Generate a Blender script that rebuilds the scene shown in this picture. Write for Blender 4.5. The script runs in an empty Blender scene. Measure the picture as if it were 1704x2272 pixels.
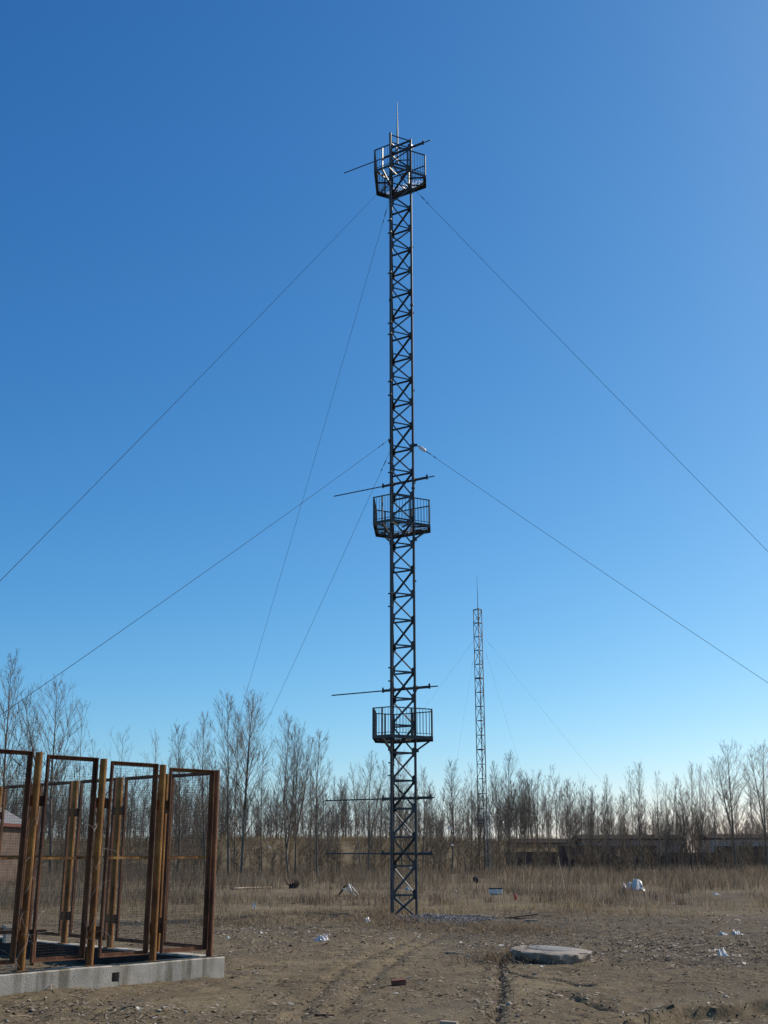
import bpy, bmesh, math, random
import numpy as np
from mathutils import Vector, Matrix

scene = bpy.context.scene
COL = scene.collection
R = math.radians
rnd = random.Random(7)

# ------------------------------------------------------------------ camera model
F = 2500.0; TH = math.atan(754 / F); CH = 2.16
S_, C_ = math.sin(TH), math.cos(TH)
def ray(u, v):
    dx = (u - 852) / F; dy = (1136 - v) / F
    return dx, C_ - dy * S_, S_ + dy * C_
def at_z(u, v, z=0.0):
    X, Y, Z = ray(u, v); t = (z - CH) / Z
    return X * t, Y * t
def at_y(u, v, y):
    X, Y, Z = ray(u, v); t = y / Y
    return X * t, CH + Z * t

# ------------------------------------------------------------------ noise / ground height
def _hash(ix, iy, seed):
    n = (ix.astype(np.int64) * 374761393 + iy.astype(np.int64) * 668265263 + seed * 982451653) & 0xffffffff
    n = ((n ^ (n >> 13)) * 1274126177) & 0xffffffff
    return ((n ^ (n >> 16)) & 0xffff) / 65535.0
def vnoise(x, y, seed=0):
    x = np.asarray(x, float); y = np.asarray(y, float)
    ix = np.floor(x); iy = np.floor(y); fx = x - ix; fy = y - iy
    fx = fx * fx * (3 - 2 * fx); fy = fy * fy * (3 - 2 * fy)
    a = _hash(ix, iy, seed); b = _hash(ix + 1, iy, seed)
    c = _hash(ix, iy + 1, seed); d = _hash(ix + 1, iy + 1, seed)
    return (a + (b - a) * fx) * (1 - fy) + (c + (d - c) * fx) * fy
def fbm(x, y, seed=0, o=3):
    s = 0; a = .5; t = 0
    for i in range(o):
        s = s + a * vnoise(x * 2 ** i + 17.3 * i, y * 2 ** i - 9.1 * i, seed + i); t += a; a *= .5
    return s / t
def sstep(a, b, x):
    t = np.clip((x - a) / (b - a), 0, 1); return t * t * (3 - 2 * t)
def seg_dist(x, y, pts):
    best = np.full(np.shape(x), 1e9)
    for (ax, ay), (bx, by) in zip(pts[:-1], pts[1:]):
        dx, dy = bx - ax, by - ay; L = dx * dx + dy * dy
        t = np.clip(((x - ax) * dx + (y - ay) * dy) / L, 0, 1)
        best = np.minimum(best, np.hypot(x - ax - t * dx, y - ay - t * dy))
    return best
def pix(*uv): return [at_z(u, v) for u, v in uv]
TRENCH = pix((1135, 2103), (1118, 2122), (1108, 2150), (1111, 2190), (1104, 2222), (1101, 2272)) + [(1.40, 15.0), (1.3, 13.0)]
CRACKS = [pix((1118, 2155), (1165, 2166), (1215, 2170), (1317, 2188)),
          pix((1254, 2201), (1290, 2219), (1352, 2240)),
          pix((749, 2243), (826, 2166), (905, 2112), (975, 2078)),
          pix((640, 2262), (745, 2160), (850, 2108), (930, 2076))]
STEP = [(1.0, 14.6), (3.1, 16.3), (4.3, 17.6), (5.8, 18.4), (8.5, 18.9), (14., 19.3)]
MOUNDS = []                     # (x, y, rx, ry, h)
for u, v, rx, ry, hh in [(835, 2046, .9, .7, .16), (905, 2054, 1.0, .6, .14), (1150, 2136, .75, .45, .13), (1045, 2062, 1.6, .7, .12), (1130, 2072, 1.2, .6, .10),
                         (1275, 2034, 2.0, 1.2, .16), (600, 2042, 2.2, .9, .14), (720, 2030, 1.8, 1.2, .14), (880, 2022, .9, .8, .13), (500, 2052, 1.5, .9, .12)]:
    x, y = at_z(u, v); MOUNDS.append((x, y, rx, ry, hh))
def gz(x, y):
    x = np.asarray(x, float); y = np.asarray(y, float)
    near = 1 - sstep(45, 70, y)
    z = .16 * (fbm(x / 9, y / 9, 3) - .5) * np.clip(y / 25, .4, 1.3)
    z = z + near * (.075 * (fbm(x / 1.7, y / 1.7, 11, 4) - .5) + .04 * (fbm(x / .45, y / .45, 23, 3) - .5))
    z = z + near * .045 * (fbm(x / .26, y / .20, 29, 2) - .5) * (.4 + 1.2 * sstep(.35, .65, fbm(x / 2.4, y / 2.4, 37)))
    rough = sstep(.5, .7, fbm(x / 3.5, y / 3.5, 41))
    z = z + near * rough * .07 * (fbm(x / .3, y / .3, 57, 2) - .45)
    d = seg_dist(x, y, TRENCH) + .16 * (fbm(x / .28, y / .28, 77) - .5)
    z = z - .11 * (.35 + .9 * fbm(x / .5, y / .5, 79)) * np.exp(-(d / .045) ** 2) + .025 * np.exp(-((d - .2) / .12) ** 2)
    for i, c in enumerate(CRACKS):
        d = seg_dist(x, y, c) + (.16 if i < 2 else .34) * (fbm(x / .4, y / .4, 91 + i) - .5)
        z = z - (.10 if i < 2 else .05 * (.3 + 1.2 * fbm(x / .9, y / .9, 401 + i))) * np.exp(-(d / (.06 if i < 2 else .10)) ** 2) + (0 if i < 2 else .010) * np.exp(-((d - .3) / .13) ** 2)
    sy = np.interp(x, [p[0] for p in STEP], [p[1] for p in STEP]) + .5 * (fbm(x / .8, y / .8, 131, 3) - .5)
    z = z - .15 * sstep(0.0, .16, sy - y) * sstep(1.0, 3.2, x) + .05 * np.exp(-((y - sy - .15) / .2) ** 2) * sstep(1., 3.2, x)
    for (mx, my, rx, ry, hh) in MOUNDS:
        q = ((x - mx) / rx) ** 2 + ((y - my) / ry) ** 2
        z = z + hh * np.exp(-q * 1.6) * (.5 + fbm(x / .35, y / .35, 151, 3))
    # earth bank behind the trees
    edge = 158 + 8 * (fbm(x / 30, y * 0, 171) - .5)
    z = z + 3.7 * sstep(edge - 9, edge + 11, y) * (1 - sstep(20, 46, x - .05 * (y - 150))) * (.9 + .2 * fbm(x / 14, y / 14, 191))
    return z
def g(x, y): return float(gz(np.array([x]), np.array([y]))[0])

# ------------------------------------------------------------------ materials
def node_mat(name):
    m = bpy.data.materials.new(name); m.use_nodes = True
    nt = m.node_tree; return m, nt, nt.nodes, nt.links, nt.nodes['Principled BSDF']
def ramp(nodes, stops):
    r = nodes.new('ShaderNodeValToRGB'); e = r.color_ramp.elements
    while len(e) < len(stops): e.new(.5)
    for k, (p, c) in enumerate(stops):
        e[k].position = p; e[k].color = (*c, 1)
    return r
def noisy(name, stops, scale=5, rough=.85, metal=0, bump=0, bscale=None, detail=6, coord='Object', spec=.3, stretch=None, rvar=0):
    m, nt, N, L, B = node_mat(name)
    tc = N.new('ShaderNodeTexCoord'); src = tc.outputs[coord]
    if stretch:
        mp = N.new('ShaderNodeMapping'); mp.inputs['Scale'].default_value = stretch
        L.new(src, mp.inputs['Vector']); src = mp.outputs['Vector']
    n = N.new('ShaderNodeTexNoise'); n.inputs['Scale'].default_value = scale; n.inputs['Detail'].default_value = detail
    n.inputs['Roughness'].default_value = .65
    L.new(src, n.inputs['Vector'])
    r = ramp(N, stops); L.new(n.outputs['Fac'], r.inputs['Fac']); L.new(r.outputs['Color'], B.inputs['Base Color'])
    B.inputs['Roughness'].default_value = rough; B.inputs['Metallic'].default_value = metal
    B.inputs['Specular IOR Level'].default_value = spec
    if rvar:
        mr = N.new('ShaderNodeMapRange'); mr.inputs['To Min'].default_value = rough - rvar; mr.inputs['To Max'].default_value = rough + rvar
        L.new(n.outputs['Fac'], mr.inputs['Value']); L.new(mr.outputs['Result'], B.inputs['Roughness'])
    if bump:
        n2 = N.new('ShaderNodeTexNoise'); n2.inputs['Scale'].default_value = bscale or scale * 4; n2.inputs['Detail'].default_value = 5
        L.new(src, n2.inputs['Vector'])
        b = N.new('ShaderNodeBump'); b.inputs['Strength'].default_value = bump; b.inputs['Distance'].default_value = .03
        L.new(n2.outputs['Fac'], b.inputs['Height']); L.new(b.outputs['Normal'], B.inputs['Normal'])
    return m
def island(name, stops, rough=.9, spec=.2, translucent=0):
    m, nt, N, L, B = node_mat(name)
    gN = N.new('ShaderNodeNewGeometry'); r = ramp(N, stops)
    L.new(gN.outputs['Random Per Island'], r.inputs['Fac']); L.new(r.outputs['Color'], B.inputs['Base Color'])
    B.inputs['Roughness'].default_value = rough; B.inputs['Specular IOR Level'].default_value = spec
    if translucent:
        tr = N.new('ShaderNodeBsdfTranslucent'); L.new(r.outputs['Color'], tr.inputs['Color'])
        mx = N.new('ShaderNodeMixShader'); mx.inputs[0].default_value = translucent
        out = N['Material Output']
        L.new(B.outputs[0], mx.inputs[1]); L.new(tr.outputs[0], mx.inputs[2]); L.new(mx.outputs[0], out.inputs['Surface'])
    return m

def ground_material():
    m, nt, N, L, B = node_mat('earth')
    tc = N.new('ShaderNodeTexCoord'); P = tc.outputs['Object']
    def noise(sc, det=6, ro=.6, dist=0):
        n = N.new('ShaderNodeTexNoise'); n.inputs['Scale'].default_value = sc; n.inputs['Detail'].default_value = det
        n.inputs['Roughness'].default_value = ro; n.inputs['Distortion'].default_value = dist
        L.new(P, n.inputs['Vector']); return n.outputs['Fac']
    def mix(a, b, fac, mode='MIX'):
        x = N.new('ShaderNodeMix'); x.data_type = 'RGBA'; x.blend_type = mode
        if isinstance(fac, float): x.inputs[0].default_value = fac
        else: L.new(fac, x.inputs[0])
        for s, i in ((a, 6), (b, 7)):
            if isinstance(s, tuple): x.inputs[i].default_value = (*s, 1)
            else: L.new(s, x.inputs[i])
        return x.outputs[2]
    def thr(src, lo, hi):
        r = N.new('ShaderNodeMapRange'); r.inputs['From Min'].default_value = lo; r.inputs['From Max'].default_value = hi
        L.new(src, r.inputs['Value']); return r.outputs['Result']
    base = ramp(N, [(.25, (.105, .078, .046)), (.5, (.150, .114, .068)), (.75, (.205, .158, .096))])
    L.new(noise(.55, 8, .7), base.inputs['Fac'])
    c = mix(base.outputs[0], (.215, .170, .098), thr(noise(.28, 5, .6, 1.0), .52, .68))          # straw-coloured patches
    c = mix(c, (.105, .090, .072), thr(noise(.45, 7, .7, .5), .56, .70))                          # darker damp dirt
    at = N.new('ShaderNodeAttribute'); at.attribute_name = 'soil'
    pm = N.new('ShaderNodeMath'); pm.operation = 'MULTIPLY'; L.new(at.outputs['Fac'], pm.inputs[0]); L.new(thr(noise(1.1, 7, .75, .6), .34, .62), pm.inputs[1])
    c = mix(c, (.078, .062, .046), pm.outputs[0])                                                 # darker loose soil
    grain = ramp(N, [(.30, (.62, .60, .56)), (.5, (1., 1., 1.)), (.7, (1.28, 1.26, 1.22))])
    L.new(noise(14, 5, .8), grain.inputs['Fac'])
    c = mix(c, grain.outputs[0], 1.0, 'MULTIPLY')
    fleck = thr(noise(30, 3, .6), .63, .67)
    c = mix(c, (.36, .33, .27), fleck)
    dk = thr(noise(18, 5, .7), .36, .32)
    c = mix(c, (.045, .036, .025), dk)
    L.new(c, B.inputs['Base Color']); B.inputs['Roughness'].default_value = .97; B.inputs['Specular IOR Level'].default_value = .12
    b = N.new('ShaderNodeBump'); b.inputs['Strength'].default_value = .8; b.inputs['Distance'].default_value = .05
    L.new(noise(9, 8, .75), b.inputs['Height']); L.new(b.outputs['Normal'], B.inputs['Normal'])
    return m

def rust_material(name, dark, mid, bright):
    m = noisy(name, [(.34, dark), (.48, mid), (.66, bright)], scale=3.0, rough=.8, bump=.35, bscale=60, stretch=(1, 1, .35), detail=8)
    return m
def brick_material(name, a, b, mortar, sc=4.0):
    m, nt, N, L, B = node_mat(name)
    tc = N.new('ShaderNodeTexCoord'); mp = N.new('ShaderNodeMapping'); mp.inputs['Rotation'].default_value = (R(90), 0, 0)
    L.new(tc.outputs['Object'], mp.inputs['Vector'])
    br = N.new('ShaderNodeTexBrick'); br.inputs['Scale'].default_value = sc
    br.inputs['Color1'].default_value = (*a, 1); br.inputs['Color2'].default_value = (*b, 1); br.inputs['Mortar'].default_value = (*mortar, 1)
    L.new(mp.outputs[0], br.inputs['Vector'])
    n = N.new('ShaderNodeTexNoise'); n.inputs['Scale'].default_value = 1.2; n.inputs['Detail'].default_value = 8; L.new(tc.outputs['Object'], n.inputs['Vector'])
    r = ramp(N, [(.3, (.6, .6, .6)), (.7, (1.25, 1.2, 1.15))]); L.new(n.outputs['Fac'], r.inputs['Fac'])
    x = N.new('ShaderNodeMix'); x.data_type = 'RGBA'; x.blend_type = 'MULTIPLY'; x.inputs[0].default_value = 1
    L.new(br.outputs['Color'], x.inputs[6]); L.new(r.outputs[0], x.inputs[7]); L.new(x.outputs[2], B.inputs['Base Color'])
    B.inputs['Roughness'].default_value = .95
    return m
def concrete_material(name, a, b, streak=True):
    m, nt, N, L, B = node_mat(name)
    tc = N.new('ShaderNodeTexCoord'); P = tc.outputs['Object']
    n = N.new('ShaderNodeTexNoise'); n.inputs['Scale'].default_value = 3; n.inputs['Detail'].default_value = 9; n.inputs['Roughness'].default_value = .7
    L.new(P, n.inputs['Vector']); r = ramp(N, [(.3, a), (.7, b)]); L.new(n.outputs['Fac'], r.inputs['Fac'])
    col = r.outputs[0]
    if streak:
        mp = N.new('ShaderNodeMapping'); mp.inputs['Scale'].default_value = (3.2, 3.2, .25); L.new(P, mp.inputs['Vector'])
        n2 = N.new('ShaderNodeTexNoise'); n2.inputs['Scale'].default_value = 1.4; n2.inputs['Detail'].default_value = 5; L.new(mp.outputs[0], n2.inputs['Vector'])
        r2 = ramp(N, [(.36, (.5, .48, .42)), (.5, (1, 1, 1)), (.75, (1.12, 1.12, 1.1))]); L.new(n2.outputs['Fac'], r2.inputs['Fac'])
        x = N.new('ShaderNodeMix'); x.data_type = 'RGBA'; x.blend_type = 'MULTIPLY'; x.inputs[0].default_value = 1
        L.new(col, x.inputs[6]); L.new(r2.outputs[0], x.inputs[7]); col = x.outputs[2]
    L.new(col, B.inputs['Base Color']); B.inputs['Roughness'].default_value = .92
    n3 = N.new('ShaderNodeTexNoise'); n3.inputs['Scale'].default_value = 45; n3.inputs['Detail'].default_value = 6; L.new(P, n3.inputs['Vector'])
    b_ = N.new('ShaderNodeBump'); b_.inputs['Strength'].default_value = .35; b_.inputs['Distance'].default_value = .02
    L.new(n3.outputs['Fac'], b_.inputs['Height']); L.new(b_.outputs['Normal'], B.inputs['Normal'])
    return m

M = {}
M['earth'] = ground_material()
M['mast'] = noisy('dark_painted_steel', [(.3, (.026, .031, .033)), (.55, (.048, .054, .056)), (.78, (.080, .076, .068))], scale=7, rough=.46, spec=.4, rvar=.08, bump=.04)
M['mast_pale'] = noisy('worn_galvanised_steel', [(.3, (.16, .165, .165)), (.7, (.30, .31, .31))], scale=6, rough=.4, metal=.3)
M['far_mast'] = noisy('weathered_grey_steel', [(.3, (.06, .06, .062)), (.7, (.13, .13, .13))], scale=3, rough=.55)
M['wire'] = noisy('steel_cable', [(.3, (.018, .018, .02)), (.7, (.035, .035, .035))], scale=3, rough=.9, spec=.05)
M['porcelain'] = noisy('white_porcelain', [(.3, (.72, .73, .72)), (.7, (.82, .82, .8))], scale=8, rough=.2, spec=.6)
M['ochre'] = rust_material('ochre_rust', (.060, .024, .011), (.185, .080, .021), (.40, .215, .052))
M['rust'] = rust_material('brown_rust', (.050, .021, .012), (.135, .057, .028), (.25, .125, .055))
M['mesh'] = noisy('rusty_wire', [(.3, (.06, .045, .035)), (.7, (.13, .10, .078))], scale=9, rough=.8)
M['concrete'] = concrete_material('stained_concrete', (.31, .275, .22), (.50, .45, .375))
M['slab'] = concrete_material('old_concrete', (.17, .142, .108), (.34, .292, .235), streak=False)
M['slab_dark'] = concrete_material('worn_concrete', (.15, .15, .14), (.25, .24, .22), streak=False)
M['bark'] = noisy('poplar_bark', [(.3, (.095, .078, .058)), (.55, (.20, .172, .135)), (.75, (.38, .34, .285))], scale=2.5, rough=.95, stretch=(1, 1, .3), detail=8, spec=.1)
M['twig'] = island('bare_twigs', [(0, (.095, .073, .053)), (.5, (.18, .145, .107)), (1, (.33, .275, .21))])
M['wood_far'] = island('far_twigs', [(0, (.085, .066, .052)), (.6, (.155, .125, .100)), (1, (.25, .21, .17))])
M['brush'] = island('dead_brush', [(0, (.09, .067, .045)), (.6, (.18, .138, .092)), (1, (.27, .22, .155))])
M['grass'] = island('dry_grass', [(0, (.10, .078, .056)), (.45, (.175, .138, .098)), (.8, (.26, .21, .148)), (1, (.37, .305, .215))], translucent=.45)
M['gold_grass'] = island('golden_straw', [(0, (.17, .125, .07)), (.6, (.28, .215, .125)), (1, (.43, .34, .21))], translucent=.45)
M['clump'] = island('weed_clump', [(0, (.085, .058, .040)), (.5, (.17, .122, .085)), (1, (.30, .23, .16))], translucent=.35)
M['mat_grass'] = island('matted_grass', [(0, (.12, .08, .048)), (.5, (.235, .165, .10)), (1, (.38, .29, .185))], translucent=.3)
M['bank_grass'] = island('bank_grass', [(0, (.15, .105, .058)), (.5, (.24, .178, .095)), (1, (.34, .255, .14))], translucent=.45)
M['litterbits'] = island('straw_and_scraps', [(0, (.07, .052, .035)), (.4, (.16, .124, .08)), (.75, (.26, .21, .145)), (.95, (.31, .265, .20)), (1, (.46, .42, .36))])
M['stone'] = island('loose_stone', [(0, (.12, .06, .045)), (.3, (.17, .15, .125)), (1, (.40, .37, .32))])
M['palebits'] = island('pale_leaf_bits', [(0, (.16, .13, .10)), (.5, (.33, .29, .24)), (.85, (.46, .42, .37)), (1, (.66, .63, .58))])
M['clod'] = island('earth_clod', [(0, (.075, .058, .038)), (1, (.17, .135, .09))])
M['gravel'] = island('blue_grey_gravel', [(0, (.05, .05, .053)), (.6, (.115, .114, .117)), (1, (.23, .228, .23))])
M['gravel_bed'] = noisy('gravel_bed', [(.35, (.045, .045, .047)), (.65, (.115, .114, .115))], scale=30, rough=.95, bump=.8, bscale=40)
M['white_plastic'] = noisy('white_plastic', [(.3, (.70, .64, .54)), (.7, (.84, .79, .70))], scale=6, rough=.35, spec=.5)
M['pink_plastic'] = noisy('pinkish_white_plastic', [(.3, (.58, .40, .34)), (.5, (.74, .64, .58)), (.7, (.80, .76, .70))], scale=5, rough=.35, spec=.5)
M['clear_plastic'] = noisy('grey_plastic_sheet', [(.3, (.36, .34, .31)), (.7, (.78, .74, .68))], scale=5, rough=.3, spec=.5)
M['red_plastic'] = noisy('red_plastic', [(.3, (.50, .03, .02)), (.7, (.68, .06, .04))], scale=6, rough=.4)
M['black_plastic'] = noisy('black_plastic', [(.3, (.012, .012, .013)), (.7, (.03, .03, .032))], scale=6, rough=.35, spec=.5)
M['teal_scrap'] = noisy('dark_green_sheet', [(.3, (.025, .032, .027)), (.7, (.05, .06, .05))], scale=6, rough=.9, spec=.1)
M['red_brick'] = noisy('red_brick', [(.3, (.13, .045, .03)), (.7, (.25, .10, .07))], scale=9, rough=.95, bump=.5)
M['plank'] = noisy('weathered_plank', [(.3, (.055, .03, .022)), (.7, (.14, .08, .06))], scale=5, rough=.9, stretch=(.3, 4, 4), bump=.3)
M['pale_wood'] = noisy('pale_wood', [(.3, (.28, .21, .15)), (.7, (.45, .36, .27))], scale=5, rough=.9, stretch=(.3, 4, 4), bump=.3)
M['vine'] = island('dry_vine', [(0, (.16, .12, .085)), (1, (.42, .35, .28))])
M['dark_brick'] = brick_material('dark_brick', (.115, .066, .052), (.16, .095, .075), (.09, .075, .066))
M['house_brick'] = brick_material('house_brick', (.10, .066, .050), (.13, .088, .068), (.11, .095, .08))
M['render_wall'] = noisy('pinkish_grey_render', [(.3, (.32, .215, .17)), (.7, (.46, .33, .275))], scale=.6, rough=.95, detail=8)
M['pale_render'] = noisy('pale_grey_render', [(.3, (.38, .32, .265)), (.7, (.50, .43, .365))], scale=.6, rough=.95, detail=8)
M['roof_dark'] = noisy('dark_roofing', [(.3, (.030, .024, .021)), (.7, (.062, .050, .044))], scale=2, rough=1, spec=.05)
M['roof_grey'] = noisy('grey_roof_tiles', [(.3, (.12, .12, .13)), (.7, (.21, .21, .22))], scale=3, rough=.85, bump=.6, bscale=20)
M['eave_red'] = noisy('dull_red_fascia', [(.3, (.11, .035, .025)), (.7, (.17, .06, .045))], scale=3, rough=.85)

# ------------------------------------------------------------------ mesh builder
class MB:
    def __init__(s): s.v = []; s.f = []
    def add(s, vs, fs):
        o = len(s.v); s.v += [tuple(p) for p in vs]; s.f += [tuple(i + o for i in q) for q in fs]; return s
    def bar(s, p, q, ax, wa, bx, wb, ends=0):
        """box from p to q with half-axes ax*wa, bx*wb (centred)"""
        p = Vector(p); q = Vector(q); a = Vector(ax) * wa / 2; b = Vector(bx) * wb / 2
        vs = [p - a - b, p + a - b, p + a + b, p - a + b, q - a - b, q + a - b, q + a + b, q - a + b]
        return s.add(vs, [(0, 3, 2, 1), (4, 5, 6, 7), (0, 1, 5, 4), (1, 2, 6, 5), (2, 3, 7, 6), (3, 0, 4, 7)])
    def sq(s, p, q, w, h=None, up=(0, 0, 1)):
        d = (Vector(q) - Vector(p)).normalized(); u = Vector(up)
        if abs(d.dot(u)) > .98: u = Vector((1, 0, 0))
        a = d.cross(u).normalized(); b = a.cross(d).normalized()
        return s.bar(p, q, a, w, b, h or w)
    def box(s, c, sx, sy, sz, ang=0):
        c = Vector(c); a = Vector((math.cos(ang), math.sin(ang), 0)); b = Vector((-math.sin(ang), math.cos(ang), 0))
        return s.bar(c - Vector((0, 0, sz / 2)), c + Vector((0, 0, sz / 2)), a, sx, b, sy)
    def tube(s, pts, r, n=8, caps=True):
        pts = [Vector(p) for p in pts]; rr = r if isinstance(r, (list, tuple)) else [r] * len(pts)
        o = len(s.v); prev = None
        for i, p in enumerate(pts):
            d = (pts[min(i + 1, len(pts) - 1)] - pts[max(i - 1, 0)]).normalized()
            u = prev if prev is not None else (Vector((0, 0, 1)) if abs(d.z) < .9 else Vector((1, 0, 0)))
            a = (u - d * u.dot(d)).normalized(); b = d.cross(a); prev = a
            for k in range(n):
                t = 2 * math.pi * k / n; s.v.append(tuple(p + a * math.cos(t) * rr[i] + b * math.sin(t) * rr[i]))
        for i in range(len(pts) - 1):
            for k in range(n):
                k2 = (k + 1) % n
                s.f.append((o + i * n + k, o + i * n + k2, o + (i + 1) * n + k2, o + (i + 1) * n + k))
        if caps:
            s.f.append(tuple(o + k for k in range(n))[::-1]); s.f.append(tuple(o + (len(pts) - 1) * n + k for k in range(n)))
        return s
    def angle(s, p, q, e, nf, w=.06, t=.007):
        """L section: flange in the face plane hanging from the top edge, flange standing inward along nf"""
        p = Vector(p); q = Vector(q); e = Vector(e); nf = Vector(nf)
        s.bar(p - e * w / 2, q - e * w / 2, e, w - 2 * t, nf, t)
        s.bar(p + nf * (w / 2 - t / 2), q + nf * (w / 2 - t / 2), e, t * 1.2, nf, w)
        return s
    def mesh(s, name, mat, smooth=False):
        me = bpy.data.meshes.new(name); me.from_pydata(s.v, [], s.f); me.materials.append(mat)
        if smooth: me.polygons.foreach_set('use_smooth', [True] * len(me.polygons))
        me.update(); return me
def link(name, me, parent=None, loc=None, rotz=0):
    o = bpy.data.objects.new(name, me); COL.objects.link(o)
    if parent: o.parent = parent
    if loc is not None: o.location = loc
    if rotz: o.rotation_euler = (0, 0, rotz)
    return o
def build(mb, name, mat, parent=None, smooth=False): return link(name, mb.mesh(name, mat, smooth), parent)
def tag(o, label, cat, group=None, kind=None):
    if label: o['label'] = label
    if cat: o['category'] = cat
    if group: o['group'] = group
    if kind: o['kind'] = kind
    return o
def thing(name, label, cat, loc=(0, 0, 0), rotz=0, group=None):
    o = bpy.data.objects.new(name, None); COL.objects.link(o); o.location = loc; o.rotation_euler = (0, 0, rotz)
    o.empty_display_size = .3
    return tag(o, label, cat, group)
def quads_mesh(name, verts, quads, mat, tri=False):
    n = 3 if tri else 4
    me = bpy.data.meshes.new(name); V = np.asarray(verts, np.float32).reshape(-1, 3); Q = np.asarray(quads, np.int32).reshape(-1, n)
    me.vertices.add(len(V)); me.vertices.foreach_set('co', V.ravel())
    me.loops.add(Q.size); me.loops.foreach_set('vertex_index', Q.ravel())
    me.polygons.add(len(Q)); me.polygons.foreach_set('loop_start', np.arange(0, Q.size, n, dtype=np.int32))
    me.polygons.foreach_set('loop_total', np.full(len(Q), n, np.int32))
    me.update(calc_edges=True); me.validate(); me.materials.append(mat); return me
def seg_arrays(segs):
    A = np.array(segs, float).reshape(-1, 8)
    return prism_arrays(A[:, 0:3], A[:, 3:6], A[:, 6], A[:, 7])
def prism_arrays(p, q, r0, r1):
    """3-sided prisms -> verts, quads"""
    d = q - p; d /= np.linalg.norm(d, axis=1)[:, None] + 1e-9
    u = np.where(np.abs(d[:, 2:3]) > .9, np.array([[1., 0, 0]]), np.array([[0, 0, 1.]]))
    a = np.cross(d, u); a /= np.linalg.norm(a, axis=1)[:, None] + 1e-9; b = np.cross(d, a)
    V = np.zeros((len(p), 6, 3))
    for k in range(3):
        t = 2 * math.pi * k / 3; w = a * math.cos(t) + b * math.sin(t)
        V[:, k] = p + w * r0[:, None]; V[:, 3 + k] = q + w * r1[:, None]
    base = (np.arange(len(p)) * 6)[:, None]
    Q = np.concatenate([base + np.array([[k, (k + 1) % 3, 3 + (k + 1) % 3, 3 + k]]) for k in range(3)], axis=1).reshape(-1, 4)
    return V.reshape(-1, 3), Q

# ------------------------------------------------------------------ world, sun, camera
SUN_AZ, SUN_EL = 60.0, 37.0      # degrees clockwise from +Y (straight ahead), elevation
w = bpy.data.worlds.new('World'); scene.world = w; w.use_nodes = True
nt = w.node_tree; bg = nt.nodes['Background']
sky = nt.nodes.new('ShaderNodeTexSky'); sky.sky_type = 'NISHITA'; sky.sun_disc = False
sky.sun_elevation = R(SUN_EL); sky.sun_rotation = R(SUN_AZ)
sky.air_density = 0.8; sky.dust_density = 0.6; sky.ozone_density = 10.0; sky.altitude = 0
# the camera's colour response to a clear sky: a little more contrast and less red than the raw model
SKY = 0.15
sep = nt.nodes.new('ShaderNodeSeparateColor'); com = nt.nodes.new('ShaderNodeCombineColor'); nt.links.new(sky.outputs[0], sep.inputs[0])
for ch, (pw, gain) in enumerate(((1.60, 2.18), (1.14, 1.22), (0.83, 0.91))):
    a = nt.nodes.new('ShaderNodeMath'); a.operation = 'MULTIPLY'; a.inputs[1].default_value = SKY; nt.links.new(sep.outputs[ch], a.inputs[0])
    p = nt.nodes.new('ShaderNodeMath'); p.operation = 'POWER'; p.inputs[1].default_value = pw; nt.links.new(a.outputs[0], p.inputs[0])
    k = nt.nodes.new('ShaderNodeMath'); k.operation = 'MULTIPLY'; k.inputs[1].default_value = gain / SKY; nt.links.new(p.outputs[0], k.inputs[0])
    nt.links.new(k.outputs[0], com.inputs[ch])
nt.links.new(com.outputs[0], bg.inputs['Color']); bg.inputs['Strength'].default_value = SKY
sd = bpy.data.lights.new('sun', 'SUN'); sd.energy = 4.7; sd.angle = R(.53); sd.color = (1, .92, .79)
so = bpy.data.objects.new('sun', sd); COL.objects.link(so)
sdir = Vector((math.sin(R(SUN_AZ)) * math.cos(R(SUN_EL)), math.cos(R(SUN_AZ)) * math.cos(R(SUN_EL)), math.sin(R(SUN_EL))))
so.rotation_euler = sdir.to_track_quat('Z', 'Y').to_euler(); so.location = (30, 30, 60)
cd = bpy.data.cameras.new('camera'); cam = bpy.data.objects.new('camera', cd); COL.objects.link(cam)
cam.location = (0, 0, CH); cam.rotation_euler = (R(90) + TH, 0, 0)
cd.sensor_fit = 'VERTICAL'; cd.sensor_height = 36; cd.lens = F / 2272 * 36; cd.clip_end = 5000; cd.clip_start = .1
scene.camera = cam
vs = scene.view_settings; vs.view_transform = 'Standard'; vs.look = 'None'; vs.exposure = 0.0; vs.gamma = 1
scene.render.resolution_x = 768; scene.render.resolution_y = 1024

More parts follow.
